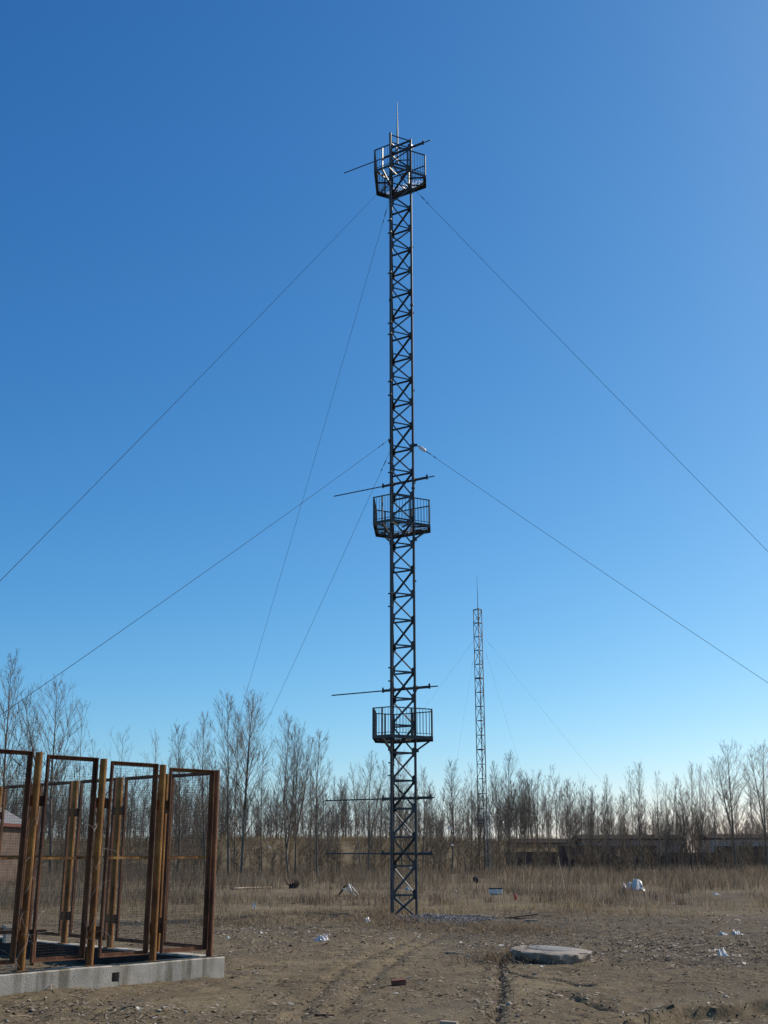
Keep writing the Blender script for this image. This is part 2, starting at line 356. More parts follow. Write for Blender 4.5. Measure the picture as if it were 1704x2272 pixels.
# ------------------------------------------------------------------ ground
def axis(dense0, dense1, step, lo, hi, grow=1.12, maxstep=60):
    a = list(np.arange(dense0, dense1, step)); s = step; x = a[-1]
    while x < hi: s = min(s * grow, maxstep); x += s; a.append(x)
    s = step; x = a[0]; pre = []
    while x > lo: s = min(s * grow, maxstep); x -= s; pre.append(x)
    return np.array(pre[::-1] + a)
def make_ground():
    ys = np.concatenate([axis(14.5, 30, .055, -300, 14.4)[:-1] if False else np.array([-400, -200, -90, -40, -15, 0, 6, 10, 12.5, 13.5, 14.2]),
                         np.arange(14.5, 27, .05), np.arange(27, 46, .10), axis(46, 60, .4, 46.1, 2200, 1.06, 80)])
    xs = axis(-6.5, 7.5, .055, -1500, 1500, 1.035, 90)
    X, Y = np.meshgrid(xs, ys); Z = gz(X, Y)
    V = np.stack([X, Y, Z], -1).reshape(-1, 3); nx = len(xs); ny = len(ys)
    i = np.arange(ny - 1)[:, None] * nx + np.arange(nx - 1)[None, :]
    Q = np.stack([i, i + 1, i + nx + 1, i + nx], -1).reshape(-1, 4)
    me = quads_mesh('ground', V, Q, M['earth']); me.polygons.foreach_set('use_smooth', [True] * len(me.polygons))
    soil = np.clip(.45 * sstep(3, 6, X) * (1 - sstep(28, 34, Y)) + sstep(-1, 3, X) * sstep(22, 27, Y) * (1 - sstep(38, 46, Y)) + np.exp(-(((X + 3.6) / 3.2) ** 2 + ((Y - 34.5) / 3.0) ** 2)) + sstep(5, 9, X) * sstep(42, 52, Y) * (1 - sstep(60, 72, Y))
                   + .9 * np.exp(-(seg_dist(X, Y, TRENCH) / .2) ** 2) + .8 * sstep(.1, .5, np.interp(X, [p[0] for p in STEP], [p[1] for p in STEP]) - Y) * sstep(2.6, 3.6, X), 0, 1)
    at = me.attributes.new('soil', 'FLOAT', 'POINT'); at.data.foreach_set('value', soil.astype(np.float32).ravel())
    o = link('ground', me); o['kind'] = 'structure'; o['label'] = 'bare brown earth with cracks, tyre tracks and straw'
make_ground()

# ------------------------------------------------------------------ lattice mast
RC = 1.0 / math.sqrt(3)                                            # circumradius of the triangular section
def corner(deg, r=RC): return Vector((r * math.cos(R(deg)), r * math.sin(R(deg)), 0))
def instance(name, me, parent, z=0, deg=0):
    o = bpy.data.objects.new(name, me); COL.objects.link(o); o.parent = parent
    o.location = (0, 0, z); o.rotation_euler = (0, 0, R(deg)); return o
def make_mast():
    mx, my = .588, 42.7
    root = thing('lattice_mast', 'tall dark lattice mast with three railed platforms standing nearest in the middle', 'mast', (mx, my, g(mx, my) - .03), R(-3))
    st = M['mast']; A = corner(240); Bc = corner(0); Dd = (Bc - A).normalized(); nf_in = Vector((-Dd.y, Dd.x, 0))   # inward normal of the near face
    if nf_in.dot(-A) < 0: nf_in = -nf_in
    leg = MB().tube([(RC, 0, -.2), (RC, 0, 16), (RC, 0, 32.2)], .05, 12)
    leg.box((RC, 0, .02), .24, .24, .03)
    for z in (8.0, 16.05, 24.1):                                    # flanged joints of the leg sections
        leg.tube([(RC, 0, z), (RC, 0, z + .07)], .075, 12)
    legme = leg.mesh('leg', st, True); legme.set_sharp_from_angle(angle=R(40))
    for d in (0, 120, 240): instance('leg', legme, root, 0, d)
    up = Vector((0, 0, 1))
    hz = MB().angle(A + Dd * .05, Bc - Dd * .05, up, nf_in, .062).mesh('horizontal_brace', st)
    def diag(z0, z1, flip):
        p = A + Dd * .06 + up * (z1 if flip else z0); q = Bc - Dd * .06 + up * (z0 if flip else z1)
        d = (q - p).normalized(); e = nf_in.cross(d).normalized()
        if e.z < 0: e = -e
        return MB().angle(p + nf_in * .012, q + nf_in * .012, e, nf_in, .066).mesh('diagonal_brace', st)
    dA, dB = diag(.06, .94, False), diag(.06, .94, True)
    f0, f1 = diag(-.70, -.06, False), diag(-.70, -.06, True)
    gs = MB().bar(A + Dd * .03 - up * .16 - nf_in * .012, A + Dd * .03 + up * .16 - nf_in * .012, Dd, .01, nf_in, .01)
    def plate(at, sgn):
        m = MB(); c = at + Dd * sgn * .09 - nf_in * .012
        pts = [(-.07, -.17), (.02, -.17), (.07, -.08), (.07, .08), (.02, .17), (-.07, .17)]
        vs = [c + Dd * sgn * a + up * b + nf_in * k * .008 for k in (-1, 1) for a, b in pts]; n = len(pts)
        fs = [tuple(range(n)), tuple(range(n, 2 * n))[::-1]] + [(i, (i + 1) % n, n + (i + 1) % n, n + i) for i in range(n)]
        return m.add(vs, fs).mesh('gusset_plate', st)
    gA, gB = plate(A, 1), plate(Bc, -1)
    for j in range(32):
        z = .76 + j
        for k, deg in enumerate((0, 120, 240)):
            if not (deg == 240 and j % 2): instance('horizontal_brace', hz, root, z, deg)
            even = (j % 2 == 0) if k < 2 else (j % 2 == 1)
            instance('gusset_plate', gA if even else gB, root, z, deg)
            if j < 31: instance('diagonal_brace', dA if even else dB, root, z, deg)
    for deg in (0, 120):
        instance('diagonal_brace', f0, root, .76, deg)
        instance('diagonal_brace', f1, root, .76, deg)
    for deg in (0, 120, 240): instance('horizontal_brace', hz, root, 32.13, deg)
    # work platforms
    hexv = []
    for d in (0, 120, 240):
        c, s = math.cos(R(d)), math.sin(R(d))
        for yy in (-.4, .4): hexv.append(Vector((1.24 * c - yy * s, 1.24 * s + yy * c, 0)))
    HR = 1.0
    frame = MB()
    for i in range(6):
        p, q = hexv[i], hexv[(i + 1) % 6]; d = (q - p).normalized()
        n = Vector((d.y, -d.x, 0)); frame.angle(p + d * .004, q - d * .004, up, -n, .12, .009)
    for d in (0, 120, 240):                                        # beams from the legs out to the edge
        for off in (-.30, .30):
            a = corner(d) + Vector((-math.sin(R(d)), math.cos(R(d)), 0)) * off
            e = corner(d, 1.23) + Vector((-math.sin(R(d)), math.cos(R(d)), 0)) * off
            frame.bar(a * .9 - up * .047, e - up * .047, Vector((-math.sin(R(d)), math.cos(R(d)), 0)), .05, up, .05)
        a2 = corner(d + 60, .30); e2 = corner(d + 60, .955); t2 = Vector((-math.sin(R(d + 60)), math.cos(R(d + 60)), 0))
        frame.bar(a2 - up * .05, e2 - up * .05, t2, .05, up, .055)
    frame_me = frame.mesh('platform', st)
    grat = MB()
    for sgm in range(3):                                            # grating: bars run outward from each face of the mast
        d = 60 + 120 * sgm; n = Vector((math.cos(R(d)), math.sin(R(d)), 0)); t = Vector((-n.y, n.x, 0))
        k = -1.17
        while k < 1.18:
            r1 = .955 if abs(k) < .86 else .955 - (abs(k) - .86) * 1.732
            r0 = .30 if abs(k) < .52 else .30 + (abs(k) - .52) * .0
            lim = abs(k) / math.tan(R(60))
            r0 = max(r0, lim)
            if r1 - r0 > .04: grat.bar(n * r0 + t * k, n * r1 + t * k, t, .005, up, .012)
            k += .072
        for r in (.42, .62, .82):
            half = min(1.17 - max(0, (r - .45)) * .55, r * 1.732)
            grat.bar(n * r - t * half + up * .004, n * r + t * half + up * .004, n, .006, up, .012)
    grat_me = grat.mesh('floor_grating', st)
    rails = []
    for i in range(6):
        p, q = hexv[i], hexv[(i + 1) % 6]; d = (q - p).normalized(); L = (q - p).length
        m = MB(); ins = Vector((d.y, -d.x, 0)) * -.03
        m.sq(p + ins + up * HR, q + ins + up * HR, .045, .035)
        m.sq(p + ins + up * .09, q + ins + up * .09, .025, .02)
        nb = int(L / .125)
        for b in range(1, nb):
            x = p + ins + d * (L * b / nb); m.sq(x + up * .10, x + up * (HR - .018), .015)
        rails.append(m.mesh('guard_rail', st))
    postm = MB().sq((0, 0, -.09), (0, 0, HR + .012), .052).mesh('rail_post', st)
    strut = MB().sq((1.2, 0, -.07), (RC + .06, 0, -.46), .062, .062)
    strut.box((RC + .07, 0, -.47), .12, .13, .13)
    strut_me = strut.mesh('strut', st)
    for z in (6.30, 14.45, 30.1):
        pl = instance('platform', frame_me, root, z)
        instance('floor_grating', grat_me, pl)
        for i in range(6):
            instance('guard_rail', rails[i], pl)
            p, q = hexv[i], hexv[(i + 1) % 6]
            for pt in (p, (p + q) / 2):
                o = instance('rail_post', postm, pl); o.location = pt * .972
                o.rotation_euler = (0, 0, math.atan2(pt.y, pt.x))
        for d in (0, 120, 240): instance('strut', strut_me, pl, 0, d)
    # instrument booms along the far face
    D2 = Vector((.866, -.5, 0)); nout = Vector((.5, .866, 0)); base = corner(0) + nout * .10
    sleeve = MB().tube([base - D2 * -.58, base - D2 * 1.5], .052, 10)
    for s in (-.58, 1.5):
        sleeve.sq(base - D2 * s - up * .07, base - D2 * s + up * .09, .075)
        sleeve.tube([base - D2 * s + up * .06, base - D2 * s + up * .13], .028, 8)
    for s in (0, 1.0): sleeve.box(base - D2 * s - nout * .05, .12, .16, .16, R(-30))
    sleeve_me = sleeve.mesh('boom_arm', st, False)
    for z, s0, s1 in ((2.16, .70, 4.15), (4.12, .74, 4.15), (8.16, .95, 3.92), (16.45, .93, 3.95), (31.85, .96, 3.62)):
        b = instance('boom_arm', sleeve_me, root, z); build(MB().tube([base + D2 * s0, base - D2 * s1], .024, 8), 'boom_rod', st, b, True)
    # lightning rod on a three-armed bracket
    lr = MB().tube([(0, 0, 31.0), (0, 0, 32.6), (0, 0, 33.2), (0, 0, 34.15)], [.035, .035, .022, .008], 8)
    for z in (31.15, 31.74):
        for d in (0, 120, 240): lr.sq((0, 0, z), corner(d) + up * z, .035)
    build(lr, 'lightning_rod', st, root)
    # bolts and cable clips on the legs
    clip = MB().box((RC + .02, .06, 0), .13, .05, .07).box((RC + .0, -.07, .0), .05, .12, .045).mesh('cable_clip', st)
    for z in (3.05, 4.9, 5.35, 8.35, 8.85, 11.2, 11.7, 16.6, 17.0, 19.9, 20.5, 22.6, 23.1, 25.4, 27.3, 27.9):
        instance('cable_clip', clip, root, z, 240)
    for z in (4.4, 8.2, 12.3, 16.3, 20.3, 23.8, 26.9): instance('cable_clip', clip, root, z, 0)
    # pale tube painting the sunlit streak of the hidden leg; lug plates for guys
    leg_streak = MB().tube([(RC - .11, .05, 22.5), (RC - .11, .05, 31.5)], .02, 6)
    o = build(leg_streak, 'lit_leg_streak', M['mast_pale'], root, True); o.rotation_euler = (0, 0, R(120))
    lug = MB().box((RC + .10, 0, 0), .16, .02, .12).box((RC + .03, 0, 0), .05, .14, .16).mesh('guy_lug', st)
    for z in (17.9, 29.65):
        for d in (0, 120, 240): instance('guy_lug', lug, root, z, d)
    return root
mast = make_mast()
bpy.context.view_layer.update()

def guy(p, q, label, group, r, sag, insul=None, mat='wire'):
    p = Vector(p); q = Vector(q); c = p
    m = MB(); n = 24; pts = []
    for i in range(n + 1):
        t = i / n; x = p.lerp(q, t); x.z -= sag * 4 * t * (1 - t); pts.append(x - p)
    m.tube(pts, r, 6)
    d = (pts[1] - pts[0]).normalized()
    for s0, s1 in ((.5, .78), (.95, 1.08)):                        # thimble and clamps near the mast
        m.tube([d * s0, d * s1], r * 2.6, 6)
    o = build(m, 'guy_wire', M[mat], None, True); o.location = p; tag(o, label, 'guy wire', group)
    if insul:
        k = MB().tube([d * .10, d * .22, d * .34, d * .46], [.05, .085, .06, .07], 8); build(k, 'insulator', M['porcelain'], o, True)
    ground = MB()                                                   # anchor eye at the ground end
    e = q - p; ground.tube([e - Vector((0, 0, .25)), e + Vector((0, 0, .05)), e + Vector((0, 0, .12))], [.03, .03, .012], 6)
    build(ground, 'anchor_eye', M[mat], o)
    return o
def mast_pt(deg, z, r=RC + .17): return mast.matrix_world @ (corner(deg, r) + Vector((0, 0, z)))
AN = {}
for k, (u, v) in {'left': (-929, 2240), 'right': (2542, 2076), 'far': (418, 1974)}.items():
    x, y = at_z(u, v); AN[k] = (x, y, g(x, y) + .1)
for z, nm in ((29.65, 'upper'), (17.9, 'lower')):
    guy(mast_pt(240, z), AN['left'], f'{nm} guy wire of the near mast sloping down over the rusty mesh fence', 'guy wires of the near mast', 0.0068, .12)
    guy(mast_pt(0, z), AN['right'], f'{nm} guy wire of the near mast sloping out of the picture over the far mast', 'guy wires of the near mast', 0.0068, .12, insul=(nm == 'lower'))
    guy(mast_pt(120, z), AN['far'], f'{nm} steep guy wire of the near mast running down into the tall bare poplars', 'guy wires of the near mast', .0064, .2)

# ------------------------------------------------------------------ far mast
def make_far_mast():
    y = 107.0; x = at_y(1074.5, 1940, y)[0]
    root = thing('lattice_mast', 'smaller grey lattice mast far off among the bare trees', 'mast', (x, y, g(x, y)), R(-88))
    st = M['far_mast']; rc = .80 / math.sqrt(3); up = Vector((0, 0, 1))
    A = corner(240, rc); B = corner(0, rc); D = (B - A).normalized(); n = Vector((-D.y, D.x, 0))
    leg = MB().tube([(rc, 0, -.1), (rc, 0, 24.6)], .042, 8).mesh('leg', st, True)
    hz = MB().sq(A, B, .05).mesh('horizontal_brace', st)
    hb = MB().sq(A, B, .10).mesh('horizontal_brace', st)
    dA = MB().sq(A + up * .03, B + up * 1.30, .035).mesh('diagonal_brace', st)
    dB = MB().sq(A + up * 1.30, B + up * .03, .035).mesh('diagonal_brace', st)
    for d in (0, 120, 240): instance('leg', leg, root, 0, d)
    for j in range(19):
        z = 24.55 - 1.33 * j
        for k, d in enumerate((0, 120, 240)):
            if z > 0: instance('horizontal_brace', hb if j in (5, 10, 15) else hz, root, z, d)
            if z - 1.33 > -.4: instance('diagonal_brace', dA if (j + k) % 2 else dB, root, z - 1.33, d)
    lr = MB().tube([(0, 0, 23.2), (0, 0, 25.2), (0, 0, 28.0)], [.03, .03, .01], 6)
    for z in (23.25, 24.5):
        for d in (0, 120, 240): lr.sq((0, 0, z), corner(d, rc) + up * z, .03)
    build(lr, 'lightning_rod', st, root)
    cb = MB().tube([(.13, .05, .2), (.13, .05, 24)], .04, 6)
    for k in range(34): cb.box((.13, .05, .6 + k * .7), .12, .12, .12)
    build(cb, 'cable_run', M['mast'], root, True)
    return root, x, y
fmast, fx, fy = make_far_mast()
for (pu, pv), (qu, qv), dy, lab in [((1052, 1420), (945, 1560), -2., 'guy wire of the far mast sloping to the near mast'),
                                  ((1050, 1462), (1012, 1690), 16., 'steep guy wire of the far mast dropping just beside it towards the near mast'),
                                  ((1078, 1418), (1330, 1722), -2., 'longest guy wire of the far mast sloping away from both masts'),
                                  ((1077, 1445), (1165, 1728), 16., 'guy wire of the far mast dropping steeply into the trees beyond it')]:
    x0, z0 = at_y(pu, pv, fy); xe, ze = at_y(qu, qv, fy + dy * .8)
    k = (z0 - .1) / (z0 - ze)
    q = (x0 + (xe - x0) * k, fy + dy * .8 * k, 0.); q = (q[0], q[1], g(q[0], q[1]) + .05)
    guy((x0, fy, z0), q, lab, 'guy wires of the far mast', .0042, .25, mat='wire')
def make_ladder():
    x, y = fx + .45, fy - .9
    root = thing('ladder', 'pale metal ladder leaning against the foot of the far mast', 'ladder', (x, y, g(x, y)))
    for s in (-.17, .17): build(MB().sq((s, 0, 0), (s - .12, .55, 5.9), .05), 'stile', M['mast_pale'], root)
    m = MB()
    for k in range(19):
        t = (k + .6) / 19.5; m.sq((-.17 - .12 * t, .55 * t, 5.9 * t), (.17 - .12 * t, .55 * t, 5.9 * t), .045)
    build(m, 'rungs', M['mast_pale'], root)
make_ladder()

# ------------------------------------------------------------------ rusty mesh enclosure
C0 = Vector((-3.21, 22.16, 0)); D1 = Vector((-.701, -.713, 0)).normalized(); D2v = Vector((-.735, .678, 0)).normalized()
PT, TOP = .313, 3.66
def plinth():
    root = thing('concrete_plinth', 'low stained concrete kerb wall carrying the rusty mesh enclosure', 'low wall', (0, 0, 0))
    n1 = Vector((-D1.y, D1.x, 0)); n1 = n1 if n1.y < 0 else -n1          # outward of the front run
    n2 = Vector((-D2v.y, D2v.x, 0)); n2 = n2 if n2.x > 0 else -n2
    up = Vector((0, 0, 1))
    c = C0 - D1 * .20 - D2v * .20
    def run(a, d, L, out, wd, dips):
        """wall run with a slightly wavy top, out = outward normal"""
        m = MB(); n = int(L / .12); rows = []
        for i in range(n + 1):
            p = a + d * (L * i / n); zt = PT + .008 * math.sin(i * .11 + 1) + .004 * math.sin(i * .37) + rnd.uniform(-.002, .002); e = .006 * math.sin(i * .29) + rnd.uniform(-.002, .002)
            rows.append([p + up * (-.25), p + up * (zt - .02) + out * e, p - out * .02 + up * zt, p - out * (wd - .02) + up * zt, p - out * wd + up * (zt - .02), p - out * wd - up * .25])
        vs = [q for r in rows for q in r]; fs = []
        for i in range(n):
            for k in range(5): fs.append((i * 6 + k, (i + 1) * 6 + k, (i + 1) * 6 + k + 1, i * 6 + k + 1))
        fs += [tuple(range(6)), tuple(range(n * 6, n * 6 + 6))[::-1]]
        return m.add(vs, fs)
    out1 = -D2v; out2 = -D1
    # front run is built in pieces so that the drain hole is a real opening
    hu, hv = 303, 2172; hx, hy = at_z(303, 2186, .05)
    s = (Vector((hx, hy, 0)) - c).dot(D1)
    W = .30
    a1 = run(c, D1, s - .075, out1, W, 0); build(a1, 'wall', M['concrete'], root)
    a2 = run(c + D1 * (s + .075), D1, 9.5 - s, out1, W, 0); build(a2, 'wall', M['concrete'], root)
    lint = MB(); p = c + D1 * (s - .075) ; q = c + D1 * (s + .075)
    lint.bar((p + q) / 2 - out1 * (W / 2) + up * .205, (p + q) / 2 - out1 * (W / 2) + up * (PT - .004), D1, .15, out1, W - .006)
    lint.bar((p + q) / 2 - out1 * (W / 2) - up * .2, (p + q) / 2 - out1 * (W / 2) + up * .055, D1, .15, out1, W - .012)
    build(lint, 'drain_surround', M['concrete'], root)
    pipe = MB().tube([p.lerp(q, .5) - out1 * .24 + up * .13, p.lerp(q, .5) - out1 * .29 + up * .13], .10, 10); build(pipe, 'drain_hole', M['black_plastic'], root)
    b = run(c + D2v * W + D1 * .001, D2v, 9.5, out2, W, 0); build(b, 'wall', M['concrete'], root)
    e1 = c + D1 * 9.5; b2 = run(e1 + D2v * W, D2v, 9.2, out2 * -1, W, 0); build(b2, 'wall', M['concrete'], root)
    for (pa, dd, L_, oo) in ((c + D1 * (W + .02) + D2v * (W + .001), D2v, 8.9, out2), (c + D2v * (W + .001) + D1 * (W + .04), D1, 8.9, out1)):  # dark strips over the inner kerb faces: their shade put into the colour
        build(MB().bar(pa - up * .2 - oo * (.0 if oo is out1 else -.007), pa + dd * L_ - up * .2, Vector((0, 0, 1)), .0, oo, .0) if False else MB().bar(pa + up * .04, pa + dd * L_ + up * .04, up, .50, oo, .024), 'shade_lining', M['roof_dark'], root)
    # green flashing edge along the kerb
    m = MB(); m.bar(c - out1 * .05 + up * (PT + .012), c + D1 * 9.3 - out1 * .05 + up * (PT + .012), out1, .06, up, .012); build(m, 'edge_strip', M['teal_scrap'], root)
plinth()

def post_mesh(mat, r=.062, h0=PT - .01, h1=TOP):
    m = MB().tube([(0, 0, h0), (0, 0, h1)], r, 18)
    m.box((0, 0, h0 + .012), .2, .2, .02, .7)
    me = m.mesh('post', mat, True); me.set_sharp_from_angle(angle=R(50)); return me
def panel(L, zb, zt, mid, root, origin, d, lab=None, side=1):
    """one framed mesh panel running L metres along d from origin (parented to root)"""
    n = Vector((-d.y, d.x, 0)); up = Vector((0, 0, 1)); fr = MB(); w = .068; t = .012
    p0, p1 = origin, origin + d * L
    for p, sgn in ((p0, 1), (p1, -1)):                              # angle-iron stiles
        c = p + d * sgn * w / 2
        fr.bar(c + up * zb, c + up * zt, d, w, n, t)
        c2 = p + d * sgn * t / 2 + n * side * (w / 2 + t / 2)
        fr.bar(c2 + up * zb, c2 + up * zt, d, t, n, w)
    for z, sgn in ((zb, 1), (zt, -1)):
        fr.bar(p0 + d * w + up * (z + sgn * w / 2), p1 - d * w + up * (z + sgn * w / 2), up, w, n, t - .002)
        fr.bar(p0 + d * t + up * (z + sgn * t / 2) + n * side * (w / 2 + t / 2), p1 - d * t + up * (z + sgn * t / 2) + n * side * (w / 2 + t / 2), up, t, n, w - .004)
    pf = build(fr, 'panel_frame', M['rust'], root)
    mb = MB(); mb.bar(p0 + d * w + up * mid, p1 - d * w + up * mid, up, .04, n, .011); build(mb, 'middle_bar', M['ochre'], pf)
    ws = MB(); k = zb + w + .02; r_ = .0012
    off = -n * side * .012
    while k < zt - w:
        ws.sq(p0 + d * .03 + up * k + off, p1 - d * .03 + up * k + off, r_ * 2); k += .045
    k = .05
    while k < L - .05:
        ws.sq(p0 + d * k + up * (zb + .03) + off * 1.6, p0 + d * k + up * (zt - .03) + off * 1.6, r_ * 1.6); k += .045
    build(ws, 'wire_mesh', M['mesh'], pf)
    return pf
def fence(name_lab, d, offs, gap, zt_off, ochre_first, side, far):
    root = thing('mesh_fence', name_lab, 'fence', (C0.x, C0.y, 0), 0, 'sides of the rusty mesh enclosure')
    pm_o, pm_r = post_mesh(M['ochre']), post_mesh(M['rust'])
    for i, s in enumerate(offs):
        if i == 0 and far: continue
        me = pm_r if i == 0 else pm_o
        o = link('post', me, root, d * s)
        if not far: o.scale = (1, 1, 1 + .0085 * s)
    for i in range(len(offs) - 1):
        a = offs[i] + (gap if i else .10); b = offs[i + 1] - gap
        panel(b - a, .44, TOP + (0.0 if i else -.015) + (0 if far else .030 * (offs[i] + offs[i + 1]) / 2 - .01), 2.06, root, d * a + Vector((0, 0, 0)), d, side=side)
        nn = Vector((-d.y, d.x, 0)) * side
        for z in (.86, 2.98):                                       # welded tabs between posts and panels
            up = Vector((0, 0, .085)); zz = Vector((0, 0, z))
            for c, wd in ((d * (offs[i] + gap / 2 + .01) if i else d * .08, gap + .03 if i else .09), (d * (offs[i + 1] - gap / 2 - .01), gap + .03)):
                c = c - nn * .022 + zz
                build(MB().bar(c - up, c + up, d, wd, nn, .014), 'fixing_tab', M['rust'], root)
    return root
fence('near run of the rusty mesh fence with yellow ochre pipe posts', D1, [0, 1.24, 2.50, 3.76, 5.05, 6.3], .145, 0, True, 1, False)
fence('rear run of the rusty mesh fence seen through the near run', D2v, [0, 1.60, 3.17, 4.85, 6.5, 8.1], .17, 0, True, -1, True)
def stub():
    x, y = at_z(18, 2088, PT); m = MB().box((0, 0, .14), .19, .16, .30, .75).box((0, 0, .315), .24, .2, .05, .75)
    o = build(m, 'concrete_block', M['concrete']); o.location = (x, y, PT - .02); tag(o, 'short grey concrete block on the kerb inside the rusty enclosure', 'concrete block')
    a = at_z(-140, 2070, .62); b = at_z(112, 2066, .60)
    m = MB().sq((a[0], a[1] - .3, .62), (b[0], b[1] - .3, .62), .09, .07); 
    for t in (.12, .9):
        xx = a[0] + (b[0] - a[0]) * t; yy = a[1] - .3 + (b[1] - a[1]) * t; m.sq((xx, yy, -.05), (xx, yy, .58), .07)
    o = build(m, 'low_rail', M['rust']); tag(o, 'low rusty rail on short legs inside the mesh enclosure', 'rail')
stub()
def vine(post_s, d, seed, label):
    rr = random.Random(seed); base = C0 + d * post_s; o_ = MB()
    out = -D2v if d is D1 else -D1
    for k in range(6):
        p = Vector((rr.uniform(-.5, .5), rr.uniform(-.25, .1), .0)); z0 = rr.uniform(.05, 2.4); pts = []
        a = rr.uniform(0, 6.28); cur = Vector((rr.uniform(-.12, .12), -.08 + rr.uniform(-.05, .05), z0)); v = Vector((math.cos(a) * .5, math.sin(a) * .2, rr.uniform(-.2, .8)))
        for i in range(10):
            pts.append(cur.copy()); cur = cur + v * .085
            v = (v + Vector((rr.uniform(-.5, .5), rr.uniform(-.3, .3) - cur.y * .5, rr.uniform(-.55, .45)))).normalized() * .9
            cur.z = max(cur.z, .05)
        o_.tube(pts, [.005 * (1 - i / 14) for i in range(10)], 4)
    for k in range(1):                                              # strands climbing the post
        pts = []; ph = rr.uniform(0, 6.28)
        for i in range(30):
            z = .02 + i * .085 * rr.uniform(.9, 1.1); pts.append(Vector((math.cos(ph + i * .55) * (.075 + .02 * rr.random()), math.sin(ph + i * .55) * .075, z)))
        o_.tube(pts, .0045, 4)
    o = build(o_, 'dry_vine', M['vine']); o.location = base + Vector((0, 0, PT)); tag(o, label, 'vine', 'dry vines on the mesh fence')
vine(3.76, D1, 3, 'leafless pale vine tangled round the fence post nearest the camera')
vine(2.50, D1, 5, 'leafless pale vine round the second ochre post from the camera, curling near its foot')
vine(5.0, D1, 9, 'leafless vine strands on the mesh at the left picture edge')

# ------------------------------------------------------------------ concrete slab
def slab():
    cx, cy = 3.40, 24.72
    root = thing('concrete_slab', 'thick round pale concrete well cover lying on the bare earth', 'slab', (cx, cy, .035))
    m = MB(); n = 64; rr = random.Random(4); A, Bb = .79, .83
    prof = [(-.12, .92), (-.02, .935), (.06, .955), (.10, .985), (.165, 1.0), (.186, .993), (.20, .968), (.209, .915), (.215, .62)]
    rows = []
    for (z, s) in prof:
        ring = []
        for i in range(n):
            t = 2 * math.pi * i / n; wob = 1 + .045 * math.sin(2 * t + 1) + .025 * math.sin(3 * t + .4) + .014 * math.sin(5 * t + 2) - .035 * math.exp(-((t - 4.35) / .3) ** 2) - .025 * math.exp(-((t - 5.6) / .25) ** 2) + (.03 * math.sin(9 * t + z * 22) * (z < .2)) + (rr.uniform(-.006, .006) if z > .2 else rr.uniform(-.03, .03))
            lo = 1 - (.12 * math.exp(-((t - 3.6) / .6) ** 2) if z < .05 else 0)
            ring.append((A * s * wob * lo * math.cos(t), Bb * s * wob * lo * math.sin(t), z ))
        rows.append(ring)
    vs = [p for r in rows for p in r] + [(0, 0, .217)]; fs = []
    for j in range(len(prof) - 1):
        for i in range(n): fs.append((j * n + i, j * n + (i + 1) % n, (j + 1) * n + (i + 1) % n, (j + 1) * n + i))
    c = len(vs) - 1; b = (len(prof) - 1) * n
    for i in range(n): fs.append((b + i, b + (i + 1) % n, c))
    m.add(vs, fs); o = build(m, 'slab', M['slab'], root, True); o.data.set_sharp_from_angle(angle=R(38))
    root.rotation_euler = (R(1.2), R(2.0), 0)
    lid = MB(); k = 40; vs = []
    for z, s in ((.211, .60), (.224, .60), (.229, .58), (.230, 0)):
        for i in range(k):
            t = 2 * math.pi * i / k; vs.append((A * s * math.cos(t) + .02, Bb * s * math.sin(t) + .12, z))
    fs = [(j * k + i, j * k + (i + 1) % k, (j + 1) * k + (i + 1) % k, (j + 1) * k + i) for j in range(3) for i in range(k)]
    lid.add(vs, fs); build(lid, 'lid', M['slab_dark'], root, True)
slab()

# ------------------------------------------------------------------ gravel patch
def gravel():
    rr = np.random.RandomState(3); cx, cy = 1.75, 39.3
    n = 46; rows = 14; vs = [(0, 0, .09)]; fs = []
    for j in range(1, rows + 1):
        s = j / rows
        for i in range(n):
            t = 2 * math.pi * i / n; k = 1 + .18 * math.sin(3 * t + .7) + .1 * math.sin(5 * t)
            x = 1.55 * s * k * math.cos(t); y = 2.5 * s * k * math.sin(t)
            vs.append((x, y, g(cx + x, cy + y) + .09 * (1 - s ** 2) - .03 * (s > .99) + .02 * rr.rand()))
    vs[0] = (0, 0, g(cx, cy) + .1)
    for i in range(n): fs.append((0, 1 + i, 1 + (i + 1) % n))
    for j in range(rows - 1):
        for i in range(n): fs.append((1 + j * n + i, 1 + (j + 1) * n + i, 1 + (j + 1) * n + (i + 1) % n, 1 + j * n + (i + 1) % n))
    o = build(MB().add(vs, fs), 'gravel_bed', M['gravel_bed']); o.location = (cx, cy, 0); o['kind'] = 'structure'; o['label'] = 'blue grey gravel heap spread at the foot of the near mast'
    N = 2600; t = rr.rand(N) * 6.283; s = np.sqrt(rr.rand(N)) * 1.12; k = 1 + .18 * np.sin(3 * t + .7) + .1 * np.sin(5 * t)
    x = cx + 1.55 * s * k * np.cos(t); y = cy + 2.5 * s * k * np.sin(t); z = gz(x, y) + .09 * np.clip(1 - s ** 2, 0, 1)
    stones('gravel_stones', x, y, z, rr.uniform(.02, .055, N), M['gravel'], 'loose blue grey stones over the gravel at the mast foot', 5)
